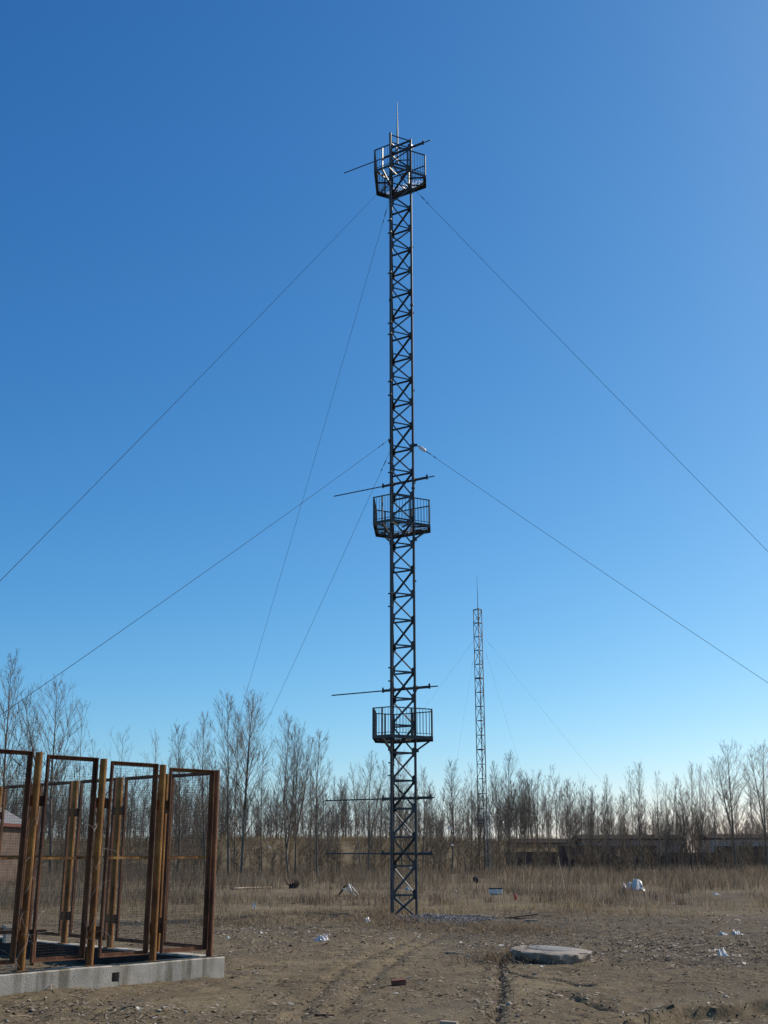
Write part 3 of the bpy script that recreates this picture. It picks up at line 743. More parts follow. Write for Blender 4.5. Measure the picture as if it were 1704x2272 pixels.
def stones(name, x, y, z, r, mat, label, seed):
    rr = np.random.RandomState(seed); N = len(x)
    base = np.array([(1, 0, 0), (-1, 0, 0), (0, 1, 0), (0, -1, 0), (0, 0, 1), (0, 0, -1)], float)
    F_ = np.array([(0, 2, 4), (2, 1, 4), (1, 3, 4), (3, 0, 4), (2, 0, 5), (1, 2, 5), (3, 1, 5), (0, 3, 5)])
    V = base[None] * rr.uniform(.6, 1.3, (N, 6, 1)) * r[:, None, None] * np.array([1.2, 1.0, .75])
    a = rr.rand(N) * 6.28; c, s = np.cos(a)[:, None], np.sin(a)[:, None]
    X = V[..., 0] * c - V[..., 1] * s + x[:, None]; Y = V[..., 0] * s + V[..., 1] * c + y[:, None]; Z = V[..., 2] + z[:, None] + r[:, None] * .25
    VV = np.stack([X, Y, Z], -1).reshape(-1, 3); FF = (np.arange(N) * 6)[:, None, None] + F_[None]
    o = link(name, quads_mesh(name, VV, FF.reshape(-1, 3), mat, tri=True)); o['kind'] = 'stuff'; o['label'] = label
    return o
gravel()

# ------------------------------------------------------------------ stuff on the ground: straw, clods, grass
def blades(name, x, y, z, h, w, lean, mat, label, seed, az=None):
    rr = np.random.RandomState(seed); N = len(x)
    a = rr.rand(N) * 6.283 if az is None else az; la = rr.rand(N) * 6.283
    wx, wy = np.cos(a) * w / 2, np.sin(a) * w / 2; lx, ly = np.cos(la) * lean * h, np.sin(la) * lean * h
    V = np.zeros((N, 6, 3)); hv = np.sqrt(np.clip(1 - lean ** 2, .05, 1)) * h
    for k, (t, ww) in enumerate(((0, 1.), (.55, .8), (1., .18))):
        V[:, 2 * k, 0] = x - wx * ww + lx * t * t; V[:, 2 * k, 1] = y - wy * ww + ly * t * t; V[:, 2 * k, 2] = z + hv * t * (1.15 - .15 * t)
        V[:, 2 * k + 1, 0] = x + wx * ww + lx * t * t; V[:, 2 * k + 1, 1] = y + wy * ww + ly * t * t; V[:, 2 * k + 1, 2] = V[:, 2 * k, 2]
    b = (np.arange(N) * 6)[:, None]
    Q = np.concatenate([b + np.array([[0, 1, 3, 2]]), b + np.array([[2, 3, 5, 4]])], 1).reshape(-1, 4)
    o = link(name, quads_mesh(name, V.reshape(-1, 3), Q, mat)); o['kind'] = 'stuff'; o['label'] = label
    return o
def field_points(N, y0, y1, k, seed, power=1.0, pad=3):
    """points spread over the wedge |x|<k*y+pad between y0 and y1, denser near"""
    rr = np.random.RandomState(seed); t = rr.rand(N) ** power; y = y0 + (y1 - y0) * t; x = (rr.rand(N) * 2 - 1) * (k * y + pad)
    return x, y, rr
CLEAR = [(at_z(u, v), w_) for u, v, w_ in ((1100, 1984, .8), (1144, 1998, .45), (1404, 1975, 1.2), (772, 1986, .9), (1056, 1962, .6), (564, 2015, .4), (1588, 1986, .6), (817, 2049, .35), (650, 1972, .6), (905, 1975, .5))]
def clear_view(x, y):
    k = np.ones(len(x), bool)
    for (cx, cy), w_ in CLEAR: k &= ~((np.abs(x - cx) < w_) & (y > cy - .10 * cy) & (y < cy + .4))
    return k
# tall dry grass field
x, y, rr = field_points(175000, 44, 168, .42, 21, 1.25, 6)
dens = fbm(x / 5, y / 6, 201) ; front = 47 + 9 * (fbm(x / 7, y * 0, 211) - .5) + 4 * sstep(6, 14, x) - 1.5 * sstep(-2, -9, x)
bare = sstep(.56, .64, fbm(x / 9 + 3, y / 5, 221)) * (y < 74) * (x > 4)
front = front + 7 * (fbm(x / 2.2, y / 3., 213, 3) - .5)
keep = (y > front) & (rr.rand(len(x)) < .10 + 1.1 * sstep(.38, .66, dens) * (.35 + .65 * sstep(.4, .55, fbm(x / 1.6, y / 2.5, 207)))) & (rr.rand(len(x)) > bare * .9)
keep &= clear_view(x, y)
keep &= ~((x > fx - 4) & (x < fx + 3) & (y > 88) & (y < 116) & (rr.rand(len(x)) < .5))
x, y = x[keep], y[keep]; n = len(x); hmul = .30 + .38 * sstep(48, 90, y) + .45 * sstep(.42, .7, fbm(x / 7, y / 9, 231))
x = x + rr.randn(n) * .12; y = y + rr.randn(n) * .12
blades('dry_grass', x, y, gz(x, y) - .02, rr.uniform(.35, 1.0, n) * hmul * 1.15, rr.uniform(.008, .02, n) * (1 + y / 110), rr.uniform(.05, .55, n), M['grass'], 'tall dry brown grass covering the field behind the near mast', 22)
# golden straw along the near edge of the field
x, y, rr = field_points(46000, 36, 58, .42, 31, 1.0, 3)
d = fbm(x / 2.6, y / 2.2, 241, 3); keep = (rr.rand(len(x)) < 1.1 * sstep(.53, .72, d) * sstep(37.5, 45, y + 3 * (fbm(x / 4, y / 4, 251) - .5)))
keep &= ~((np.abs(x - 1.75) < 1.5) & (np.abs(y - 39.3) < 2.6))
x, y = x[keep], y[keep]; n = len(x)
blades('straw_grass', x, y, gz(x, y) - .02, rr.uniform(.12, .5, n), rr.uniform(.007, .014, n) * 1.4, rr.uniform(.2, .85, n), M['gold_grass'], 'short golden straw tufts at the edge of the bare earth', 32)
# taller clumps standing out of the field
rr = np.random.RandomState(71); nc = 900; yc = 50 + 95 * rr.rand(nc) ** 1.2; xc = (rr.rand(nc) * 2 - 1) * (.42 * yc + 4)
kc = rr.rand(nc) < sstep(.40, .6, fbm(xc / 9, yc / 12, 311)); xc, yc = xc[kc], yc[kc]; nb_ = 46
rad = np.repeat(rr.uniform(.2, .8, len(xc)), nb_); hc = np.repeat(rr.uniform(.55, 1.35, len(xc)), nb_) * np.clip(yc.repeat(nb_) / 90, .55, 1)
x = xc.repeat(nb_) + rr.randn(len(rad)) * rad * .6; y = yc.repeat(nb_) + rr.randn(len(rad)) * rad * .6; kv = clear_view(x, y); x, y, hc = x[kv], y[kv], hc[kv]; n = len(x)
blades('grass_clumps', x, y, gz(x, y) - .02, hc * rr.uniform(.5, 1.1, n), rr.uniform(.008, .018, n) * (1 + y / 110), rr.uniform(.08, .6, n), M['clump'], 'taller reddish brown weed clumps standing in the dry field', 72)
# bank grass
rr = np.random.RandomState(41); n = 60000; x = rr.uniform(-95, 52, n); y = rr.uniform(146, 184, n)
keep = rr.rand(n) < .15 + sstep(.35, .6, fbm(x / 4, y / 4, 261)); x, y = x[keep], y[keep]; n = len(x); z = gz(x, y); ok = z > .3
x, y, z = x[ok], y[ok], z[ok]; n = len(x)
blades('bank_grass', x, y, z - .03, rr.uniform(.4, 1.15, n), rr.uniform(.02, .05, n), rr.uniform(.05, .5, n), M['bank_grass'], 'matted brown grass on the earth bank behind the trees', 42)
# straw, leaves and scraps lying on the earth
def scraps(N, seed, mask, label, name, s0, s1, mat, y0=14.5, y1=46, aspect=(2.0, 7)):
    x, y, rr = field_points(N, y0, y1, .38, seed, 1.15, 2)
    keep = rr.rand(N) < mask(x, y); x, y = x[keep], y[keep]; n = len(x)
    L = rr.uniform(s0, s1, n) * (1 + .012 * y); W = L / rr.uniform(aspect[0], aspect[1], n); a = rr.rand(n) * 6.283; tilt = rr.uniform(-.35, .35, n); z = gz(x, y) + .006
    V = np.zeros((n, 6, 3)); c, s = np.cos(a), np.sin(a); bend = rr.uniform(-.25, .3, n)
    for k, t in enumerate((-.5, 0, .5)):
        for j, q in enumerate((-.5, .5)):
            off = bend * L * .6 * (1 if k == 1 else 0)
            V[:, 2 * k + j, 0] = x + c * L * t - s * (W * q + off * .5); V[:, 2 * k + j, 1] = y + s * L * t + c * (W * q + off * .5)
            V[:, 2 * k + j, 2] = z + np.abs(tilt) * L * .35 + tilt * L * t * .7 + np.abs(bend) * L * .35 * (k == 1) + q * W * rr.uniform(-.6, .6, n)
    b = (np.arange(n) * 6)[:, None]; Q = np.concatenate([b + np.array([[0, 1, 3, 2]]), b + np.array([[2, 3, 5, 4]])], 1).reshape(-1, 4)
    o = link(name, quads_mesh(name, V.reshape(-1, 3), Q, mat)); o['kind'] = 'stuff'; o['label'] = label
def zone(x, y):
    a = np.exp(-(((x + 3.6) / 2.8) ** 2 + ((y - 34.0) / 2.6) ** 2)); b = np.exp(-(((x - 6.8) / 3.6) ** 2 + ((y - 28.5) / 4.0) ** 2))
    c = np.exp(-(((x - 2.4) / 1.2) ** 2 + ((y - 29.5) / 1.4) ** 2)); d = np.exp(-(((x - 5.2) / 1.7) ** 2 + ((y - 16.4) / .8) ** 2)); e = np.exp(-(((x + 4.0) / 1.8) ** 2 + ((y - 17.2) / 1.1) ** 2))
    t = np.exp(-(seg_dist(x, y, TRENCH) / .28) ** 2)
    return np.clip(a + b + .9 * c + d + .7 * e + .8 * t, 0, 1)
scraps(95000, 51, lambda x, y: .09 + .22 * sstep(.5, .7, fbm(x / 1.6, y / 1.6, 271)) + .8 * zone(x, y) * (.35 + fbm(x / .7, y / .7, 281)), 'dead leaves, straw and scraps scattered over the earth', 'leaf_litter', .02, .095, M['litterbits'])
scraps(7000, 53, lambda x, y: .07 + .12 * sstep(.5, .7, fbm(x / 2, y / 2, 291)) + .10 * zone(x, y), 'broken pale straw stalks lying on the earth', 'straw_stalks', .12, .34, M['litterbits'], aspect=(9, 22))
def pale_zone(x, y):
    q = 0
    for u, v, rx, ry in ((525, 2068, 1.6, 1.3), (600, 2062, 1.6, 1.2), (760, 2072, 2., 1.), (1125, 2092, .9, 1.), (1040, 2100, 1., .8), (1440, 2112, 2.4, 2.4), (1600, 2108, 2.0, 2.0), (1570, 2242, .9, .45), (1250, 2205, .5, .5), (150, 2240, 1.4, .5), (1650, 2040, 3., 2.5), (905, 2085, 1.5, 1.6)):
        cx, cy = at_z(u, v); q = q + np.exp(-((x - cx) / rx) ** 2 - ((y - cy) / ry) ** 2)
    return np.clip(q, 0, 1)
scraps(26000, 59, lambda x, y: .012 + .5 * pale_zone(x, y) * (.2 + 1.1 * sstep(.45, .65, fbm(x / .5, y / .5, 331))), 'pale dry leaves and torn paper bits strewn in patches over the earth', 'pale_litter', .02, .10, M['palebits'], aspect=(1.3, 4))
x, y, rr = field_points(14000, 14.5, 46, .38, 55, 1.2, 2)
dT = np.minimum.reduce([seg_dist(x, y, TRENCH)] + [seg_dist(x, y, c) + .1 for c in CRACKS]); sy = np.interp(x, [p[0] for p in STEP], [p[1] for p in STEP])
keep = rr.rand(len(x)) < .02 + .10 * sstep(.52, .7, fbm(x / 2.2, y / 2.2, 41)) + .9 * np.exp(-(dT / .25) ** 2) + .7 * np.exp(-((y - sy) / .3) ** 2) * (x > 2.6)
x, y = x[keep], y[keep]; n = len(x)
stones('earth_clods', x, y, gz(x, y), rr.uniform(.008, .028, n), M['clod'], 'small clods of dry earth on the bare ground', 56)
x, y, rr = field_points(26000, 15, 46, .38, 57, 1.1, 2)
keep = rr.rand(len(x)) < .03 + .55 * sstep(.55, .75, fbm(x / 1.3, y / 1.3, 301)) * sstep(20, 36, y) + .75 * np.exp(-(seg_dist(x, y, TRENCH) / .14) ** 2)
x, y = x[keep], y[keep]; n = len(x)
blades('stubble', x, y, gz(x, y) - .01, rr.uniform(.04, .17, n), rr.uniform(.004, .009, n) * (1 + y / 40), rr.uniform(.2, .9, n), M['litterbits'], 'short dead weed stubble on the bare earth', 58)
x, y, rr = field_points(450, 14.5, 44, .38, 65, 1.2, 2); keep = rr.rand(len(x)) < .25 + .6 * zone(x, y); x, y = x[keep], y[keep]; n = len(x)
stones('loose_stones', x, y, gz(x, y), rr.uniform(.012, .05, n) * rr.uniform(.5, 1.2, n), M['stone'], 'loose pale stones and brick crumbs on the bare earth', 66)
# mats of dead brown grass on the mounds
xs, ys = [], []; rr = np.random.RandomState(61)
for (mx, my, rx, ry, hh) in MOUNDS:
    k = 700; xs.append(mx + rr.randn(k) * rx * .8); ys.append(my + rr.randn(k) * ry * .9)
x = np.concatenate(xs); y = np.concatenate(ys); n = len(x)
keep = ~((np.abs(x - 1.75) < 1.4) & (np.abs(y - 39.3) < 2.3)); x, y = x[keep], y[keep]; n = len(x)
blades('dead_grass_mats', x, y, gz(x, y) + .0, rr.uniform(.10, .36, n), rr.uniform(.008, .018, n), rr.uniform(.55, .96, n), M['mat_grass'], 'flattened mats of dead brown grass near the mast foot', 62)

# ------------------------------------------------------------------ trees
def gen_tree(seed, kind):
    """unit tree about 10 m tall -> trunk MB, twig segments"""
    rr = random.Random(seed); H = 10.0; P = dict(slim=(.18, 34, .29, 37), wide=(.22, 30, .38, 41), fork=(.20, 28, .33, 37), thin=(.28, 17, .27, 32), sparse=(.35, 12, .34, 36), dense=(.12, 40, .27, 30))[kind]
    t0, nb, L0, ang0 = P; segs = []
    stems = []; lw = rr.uniform(.4, 1.0)
    def stem(p0, d0, length, r0, npt=10, wob=.035):
        pts = [Vector(p0)]; d = Vector(d0).normalized()
        for i in range(npt):
            d = (d + Vector((rr.gauss(0, wob * lw), rr.gauss(0, wob * lw), .06))).normalized(); pts.append(pts[-1] + d * length / npt)
        return pts, [max(.012, r0 * (1 - i / npt) ** .85) for i in range(npt + 1)]
    r0 = rr.uniform(.075, .095) * (1.2 if kind == 'wide' else 1) * (.75 if kind in ('thin', 'sparse') else 1)
    main = stem((0, 0, -.3), (rr.gauss(0, .05), rr.gauss(0, .05), 1), H, r0); stems.append(main)
    if kind == 'fork' or (kind in ('wide', 'dense') and rr.random() < .6):
        k = rr.choice((2, 3, 3, 4)); p = main[0][k]; a = rr.uniform(0, 6.28)
        stems.append(stem(p, (math.cos(a) * .33, math.sin(a) * .33, 1), H * (1 - k / 10) * rr.uniform(.82, .97), r0 * .75, 9))
    def twig(p, d, L, r, lvl):
        n = {1: 5, 2: 3, 3: 2}[lvl]; pts = [p]; dd = Vector(d).normalized()
        for i in range(n):
            dd = (dd + Vector((rr.gauss(0, .03), rr.gauss(0, .03), {1: .095, 2: .075, 3: .05}[lvl] + rr.gauss(0, .03)))).normalized()
            q = pts[-1] + dd * L / n; mn_ = {1: .0055, 2: .0034, 3: .0023}[lvl]; ra = max(mn_, r * (1 - i / n)); rb = max(mn_ * .75, r * (1 - (i + 1) / n))
            segs.append((*pts[-1], *q, ra, rb)); pts.append(q)
        if lvl < 3:
            m = {1: 12, 2: 5}[lvl] if kind not in ('thin', 'sparse') else {1: 8, 2: 4}[lvl]
            for k in range(m):
                t = rr.uniform(.18, 1.0); f = t * n; i = min(int(f), n - 1); b = pts[i].lerp(pts[i + 1], f - i)
                ax = (pts[i + 1] - pts[i]).normalized(); a = rr.uniform(0, 6.28)
                side = ax.orthogonal().normalized(); side.rotate(Matrix.Rotation(a, 3, ax))
                an = R(rr.uniform(20, 42)); twig(b, ax * math.cos(an) + side * math.sin(an), L * rr.uniform(.28, .5) * (1.05 - .4 * t), r * .5, lvl + 1)
    for si, (pts, rad) in enumerate(stems):
        n = len(pts) - 1; cnt = nb if si == 0 else int(nb * .7); ga = rr.uniform(0, 6.28)
        for k in range(cnt):
            s0 = t0 if si == 0 else .12
            t = s0 + (1 - s0) * ((k + rr.random()) / cnt) ** .9; t = min(t, .985); f = t * n; i = min(int(f), n - 1); b = pts[i].lerp(pts[i + 1], f - i)
            ga += 2.4 + rr.gauss(0, .4); prof = (.35 + .65 * math.sin(min(1, (t - s0) / (1 - s0) * 2.2 + .25) * 1.57)) * (1 - (t - s0) / (1 - s0)) ** .55
            L = H * L0 * (prof + .10) * rr.uniform(.65, 1.15) * (1 if si == 0 else .8); an = R(ang0 + rr.gauss(0, 7)) * (1 - .25 * t)
            d = Vector((math.cos(ga) * math.sin(an), math.sin(ga) * math.sin(an), math.cos(an)))
            twig(b, d, L, max(.013, rad[i] * .42), 1)
    tr = MB()
    for pts, rad in stems: tr.tube(pts, rad, 7)
    V, Q = seg_arrays(segs)
    return tr.mesh('trunk', M['bark'], True), quads_mesh('crown', V, Q, M['twig']), (float(V[:, 2].max()), main[0][-1].x, main[0][-1].y)
PROTO = {}
for kind, seeds in dict(slim=(1, 2, 3, 4, 5), wide=(11, 12, 13, 14), fork=(21, 22, 23, 24), thin=(31, 32, 33, 34, 35), sparse=(41, 42), dense=(51, 52, 53)).items():
    PROTO[kind] = [gen_tree(s, kind) for s in seeds]
cnt = {}
def tree(u_base, u_top, v_top, y, kind, label, wscale=1.0, v_base=1936, group='bare poplar trees behind the field', name='bare_tree'):
    k = cnt.get(kind, 0); cnt[kind] = k + 1; tm, cm, (zmax, ox, oy) = PROTO[kind][k % len(PROTO[kind])]
    xb = at_y(u_base, v_base, y)[0]; xt, zt = at_y(u_top, v_top, y); zb = g(xb, y)
    h = zt - zb; s = h / (zmax - .12)
    o = thing(name, label, 'tree', (xb, y, zb), rnd.uniform(0, 6.28), group)
    rz = rnd.uniform(0, 6.28); drift = s * wscale * (ox * math.cos(rz) - oy * math.sin(rz))
    lean = max(-.16, min(.16, math.atan2(xt - xb - drift, h)))
    o.rotation_euler = (0, lean, 0); o.scale = (s * wscale, s * wscale, s)
    a = link('trunk', tm, o, (0, 0, 0), rz); b = link('crown', cm, o, (0, 0, 0), rz)
    return o
T = [
 # u_base,u_top,v_top, y, kind, label, width
 (3, 22, 1440, 92, 'slim', 'tall bare poplar cut by the left picture edge above the mesh fence', 1.0),
 (113, 128, 1495, 100, 'wide', 'open-branched bare poplar rising above the nearest ochre fence posts', .95),
 (170, 178, 1545, 104, 'thin', 'slim bare poplar close to the open-branched one above the fence', .9),
 (62, 66, 1590, 112, 'thin', 'thin bare sapling between the two leftmost poplars', 1.0),
 (215, 212, 1640, 118, 'thin', 'short thin bare tree just above the fence top, before the candelabra one', 1.0),
 (266, 272, 1608, 110, 'sparse', 'sparse bare tree with candelabra branches above the fence', .95),
 (300, 330, 1690, 122, 'thin', 'low thin bare tree right of the candelabra one behind the fence', 1.0),
 (348, 348, 1618, 112, 'thin', 'narrow bare tree with few twigs between the candelabra tree and the fence corner', .9),
 (393, 402, 1600, 106, 'slim', 'pale-trunked bare tree seen through the end panel of the mesh fence', .95),
 (455, 455, 1580, 104, 'slim', 'bare tree standing directly over the fence corner post', .9),
 (506, 506, 1530, 100, 'slim', 'tall bare poplar with straight dark trunk, first beyond the fence corner', 1.0),
 (519, 530, 1580, 103, 'thin', 'white-stemmed bare tree touching the straight poplar beyond the fence corner', 1.0),
 (536, 566, 1525, 98, 'fork', 'tall leaning poplar with a low fork, crossed by a steep guy wire', 1.05),
 (583, 586, 1640, 106, 'thin', 'slight pale-stemmed bare tree beside the leaning forked poplar', 1.0),
 (642, 638, 1565, 100, 'fork', 'densely twigged twin-stem poplar halfway between fence and near mast', .95),
 (655, 664, 1600, 104, 'wide', 'rounded bare tree merging with the twin-stem poplar', .75),
 (688, 690, 1680, 108, 'thin', 'thin bare stem between the twin-stem poplar and the tree with upswept twigs', .9),
 (705, 712, 1620, 101, 'slim', 'bare poplar with upswept twigs, last tall one before the gap left of the near mast', .95),
 (800, 778, 1690, 104, 'thin', 'leaning bare tree in the gap, with two rods of the mast reaching towards it', 1.1),
 (817, 824, 1665, 101, 'fork', 'forked bare tree just left of the near mast', .85),
 (893, 882, 1660, 110, 'wide', 'bare tree standing directly behind the near mast', .9),
 (938, 940, 1700, 124, 'slim', 'bare tree just right of the near mast, behind the lowest platform corner', 1.0),
 (1002, 1000, 1680, 122, 'slim', 'bare tree alone between the two masts, with a white bag caught in it', .95),
 (1047, 1045, 1692, 128, 'thin', 'slender bare tree touching the left of the far mast', 1.0),
 (1112, 1095, 1688, 130, 'slim', 'leaning bare tree just right of the far mast', .9),
 (1131, 1128, 1662, 127, 'slim', 'tallest bare tree right of the far mast', .95),
 (1165, 1165, 1725, 136, 'dense', 'dense bare tree beside the tallest one right of the far mast', .9),
 (1196, 1188, 1708, 130, 'fork', 'twiggy forked tree before the end of the low shed', .95),
 (1217, 1216, 1718, 133, 'thin', 'bare tree with a narrow top behind the start of the dark brick wall', 1.0),
 (1247, 1240, 1712, 126, 'sparse', 'thin leafless pole-like sapling left of the shed wall', .5),
 (1262, 1262, 1726, 131, 'slim', 'bare tree over the left end of the long shed', .85),
 (1291, 1287, 1712, 126, 'sparse', 'sparse wispy tree whose top twigs cross the far guy wire', .55),
 (1310, 1312, 1745, 137, 'dense', 'low dense bare tree in front of the dark brick wall', .8),
 (1351, 1345, 1718, 129, 'slim', 'bare tree with upright brush-like crown before the long shed', .8),
 (1383, 1385, 1755, 138, 'dense', 'short bushy tree left of the two dark tall stems', .8),
 (1411, 1396, 1700, 131, 'thin', 'thin dark stem beside the tall tree before the shed', 1.0),
 (1426, 1418, 1684, 127, 'slim', 'tallest dark tree before the middle of the long shed', .85),
 (1463, 1466, 1710, 131, 'thin', 'two-topped pale stem at the right end of the long shed', 1.1),
 (1478, 1476, 1735, 134, 'slim', 'bare tree at the gap between the two sheds', .8),
 (1504, 1498, 1715, 131, 'thin', 'slim bare tree left of the dark thicket in the shed gap', 1.0),
 (1535, 1530, 1690, 128, 'dense', 'dark dense upright tree between the sheds', .75),
 (1560, 1548, 1690, 130, 'fork', 'forked tree rising from the right side of the dark thicket', .7),
 (1592, 1580, 1695, 126, 'thin', 'leaning tree left of the largest right-hand poplar', 1.0),
 (1636, 1618, 1636, 120, 'wide', 'largest spreading poplar near the right picture edge', .95),
 (1668, 1660, 1735, 132, 'thin', 'small bare tree between the largest poplar and the picture edge', 1.0),
 (1703, 1692, 1640, 120, 'wide', 'bare poplar cut by the right picture edge', .85),
 (1745, 1750, 1660, 124, 'slim', 'bare poplar mostly outside the right picture edge', 1.0),
]
for t in T: tree(*t[:6], wscale=t[6])
# a second rank of smaller trees behind, one mass
def low_tree(seed, nb=18, m2=7, m3=2, H=10.):
    rr = random.Random(seed); segs = []; p = Vector((0, 0, -.2)); d = Vector((0, 0, 1)); pts = [p]
    for i in range(7):
        d = (d + Vector((rr.gauss(0, .06), rr.gauss(0, .06), .06))).normalized(); q = pts[-1] + d * H / 7
        segs.append((*pts[-1], *q, .085 * (1 - i / 7) + .012, .085 * (1 - (i + 1) / 7) + .012)); pts.append(q)
    for k in range(nb):
        t = .16 + .82 * (k + rr.random()) / nb; f = t * 7; i = min(int(f), 6); b = pts[i].lerp(pts[i + 1], f - i); a = rr.uniform(0, 6.28); an = R(rr.uniform(25, 42))
        L = H * .30 * (1.1 - t) ** .6 * rr.uniform(.6, 1.1); dd = Vector((math.cos(a) * math.sin(an), math.sin(a) * math.sin(an), math.cos(an))); c = b + dd * L * .5; e = c + (dd + Vector((0, 0, .35))).normalized() * L * .5
        segs += [(*b, *c, .03, .022), (*c, *e, .022, .012)]
        for j in range(m2):
            s = rr.uniform(.2, 1); q = b.lerp(c, s * 2) if s < .5 else c.lerp(e, s * 2 - 1); v = (dd + Vector((rr.gauss(0, .5), rr.gauss(0, .5), rr.uniform(0, .5)))).normalized(); q2 = q + v * L * rr.uniform(.25, .5)
            segs.append((*q, *q2, .014, .009))
            for l in range(m3):
                v2 = (v + Vector((rr.gauss(0, .45), rr.gauss(0, .45), .25))).normalized(); q3 = q.lerp(q2, rr.uniform(.4, 1)); segs.append((*q3, *(q3 + v2 * L * rr.uniform(.15, .3)), .010, .007))
    return np.array(segs)
LOW = [low_tree(s) for s in (101, 102, 103, 104, 105)]
def wood(name, spots, mat, label):
    out = []; rr = random.Random(5)
    for (x, y, h, wd) in spots:
        A = LOW[rr.randrange(5)].copy(); s = h / 10.; a = rr.uniform(0, 6.28); c_, s_ = math.cos(a), math.sin(a); z0 = g(x, y)
        for o in (0, 3):
            X, Y = A[:, o].copy(), A[:, o + 1].copy(); A[:, o] = (X * c_ - Y * s_) * s * wd + x; A[:, o + 1] = (X * s_ + Y * c_) * s * wd + y; A[:, o + 2] = A[:, o + 2] * s + z0
        A[:, 6:] *= max(.6, .72 * s); out.append(A)
    V, Q = seg_arrays(np.concatenate(out)); o = link(name, quads_mesh(name, V, Q, mat)); o['kind'] = 'stuff'; o['label'] = label
rr = random.Random(77); sp = []
for i in range(430):
    y = rr.uniform(168, 215); u = rr.uniform(-120, 1180); x = at_y(u, 1900, y)[0]; sp.append((x, y, rr.uniform(5.0, 10.5), rr.uniform(.8, 1.2)))
for i in range(150):
    y = rr.uniform(178, 225); u = rr.uniform(1130, 1850); x = at_y(u, 1900, y)[0]; sp.append((x, y, rr.uniform(7, 12.0), rr.uniform(.7, 1.1)))
for i in range(60):
    y = rr.uniform(150, 172); u = rr.uniform(-150, 470); x = at_y(u, 1900, y)[0]; sp.append((x, y, rr.uniform(7, 13.0), rr.uniform(.7, 1.1)))
for i in range(340):
    y = rr.uniform(170, 192); u = rr.uniform(-120, 1900); x = at_y(u, 1900, y)[0]
    if u > 1130: sp.append((x, y + 8, rr.uniform(4.5, 7.5), rr.uniform(1.2, 1.8)))
    else: sp.append((x, y, rr.uniform(2.2, 5.0), rr.uniform(1.2, 1.9)))
wood('distant_wood', sp, M['wood_far'], 'grey brown mass of bare woodland behind the tall poplars')
# thin saplings and brush at the trees' feet
sp = []
for i in range(240):
    y = rr.uniform(98, 160); u = rr.choice((rr.uniform(-80, 1150), rr.uniform(-80, 1150), rr.uniform(1000, 1760))); x = at_y(u, 1930, y)[0]
    h = rr.uniform(1.6, 4.6) * (1.0 if u < 1150 else .8); sp.append((x, y, h, rr.uniform(1.1, 1.9)))
for i in range(80):
    y = rr.uniform(132, 149); u = rr.uniform(1120, 1760); x = at_y(u, 1930, y)[0]; sp.append((x, y, rr.uniform(2.5, 6.0), rr.uniform(.8, 1.3)))
wood('undergrowth', sp, M['brush'], 'thin leafless saplings and brush along the feet of the trees')
sp = [(at_y(u, 1920, y)[0], y, h, wd) for u, y, h, wd in [(1515 + rr.uniform(-32, 40), rr.uniform(124, 132), rr.uniform(5, 8.2), .8) for _ in range(16)]]
wood('dark_thicket', sp, M['wood_far'], 'dark dense thicket of stems in the gap between the sheds')
sp = [(at_y(u, 1920, y)[0], y, h, wd) for u, y, h, wd in [(rr.gauss(420, 30), rr.uniform(140, 150), rr.uniform(4, 9.5), 1.0) for _ in range(22)] + [(rr.gauss(715, 22), rr.uniform(140, 150), rr.uniform(4, 8.5), 1.) for _ in range(12)] + [(rr.gauss(935, 55), rr.uniform(140, 150), rr.uniform(3.5, 8), 1.) for _ in range(26)]]
wood('brush_clumps', sp, M['wood_far'], 'darker brushy clumps of young trees before the earth bank')

# ------------------------------------------------------------------ low sheds, walls and the house
def hip_house():
    y = 78.0; xr = at_y(-8, 1822, y)[0]; L, Dp, he, hr = 15., 8., 4.05, 5.4
    root = thing('brick_house', 'brown brick house with grey hipped roof behind the mesh fence at the left', 'house', (xr, y, g(xr, y)), 0)
    w = MB().bar((-L / 2, Dp / 2, -.2), (-L / 2, Dp / 2, he - .02), (1, 0, 0), L - .8, (0, 1, 0), Dp - .8); build(w, 'wall', M['house_brick'], root)
    rf = MB(); e = he; h = hr
    rf.add([(-L, 0, e), (0, 0, e), (0, Dp, e), (-L, Dp, e), (-L + 1.5, Dp / 2, h), (-1.5, Dp / 2, h), (-L, 0, e - .16), (0, 0, e - .16), (0, Dp, e - .16), (-L, Dp, e - .16)],
           [(0, 1, 5, 4), (1, 2, 5), (2, 3, 4, 5), (3, 0, 4), (0, 6, 7, 1), (1, 7, 8, 2), (2, 8, 9, 3), (3, 9, 6, 0), (9, 8, 7, 6)])
    r_ = build(rf, 'roof', M['roof_grey'], root)
    fa = MB().bar((-L, -.012, e - .10), (.012, -.012, e - .10), (0, 1, 0), .022, (0, 0, 1), .22).bar((.012, .02, e - .10), (.012, Dp, e - .10), (1, 0, 0), .022, (0, 0, 1), .22); build(fa, 'fascia', M['eave_red'], r_)
    for xx in (-3.0, -7.0, -11.0):
        f = MB()
        for (a, b) in (((-.6, 1.2), (-.6, 2.6)), ((.6, 1.2), (.6, 2.6)), ((-.6, 1.2), (.6, 1.2)), ((-.6, 2.6), (.6, 2.6)), ((0, 1.2), (0, 2.6))):
            f.sq((xx + a[0], .375, a[1]), (xx + b[0], .375, b[1]), .07)
        fo = build(f, 'window', M['pale_wood'], root); build(MB().bar((xx, .39, 1.2), (xx, .39, 2.6), (1, 0, 0), 1.18, (0, 1, 0), .012), 'pane', M['black_plastic'], fo)
hip_house()
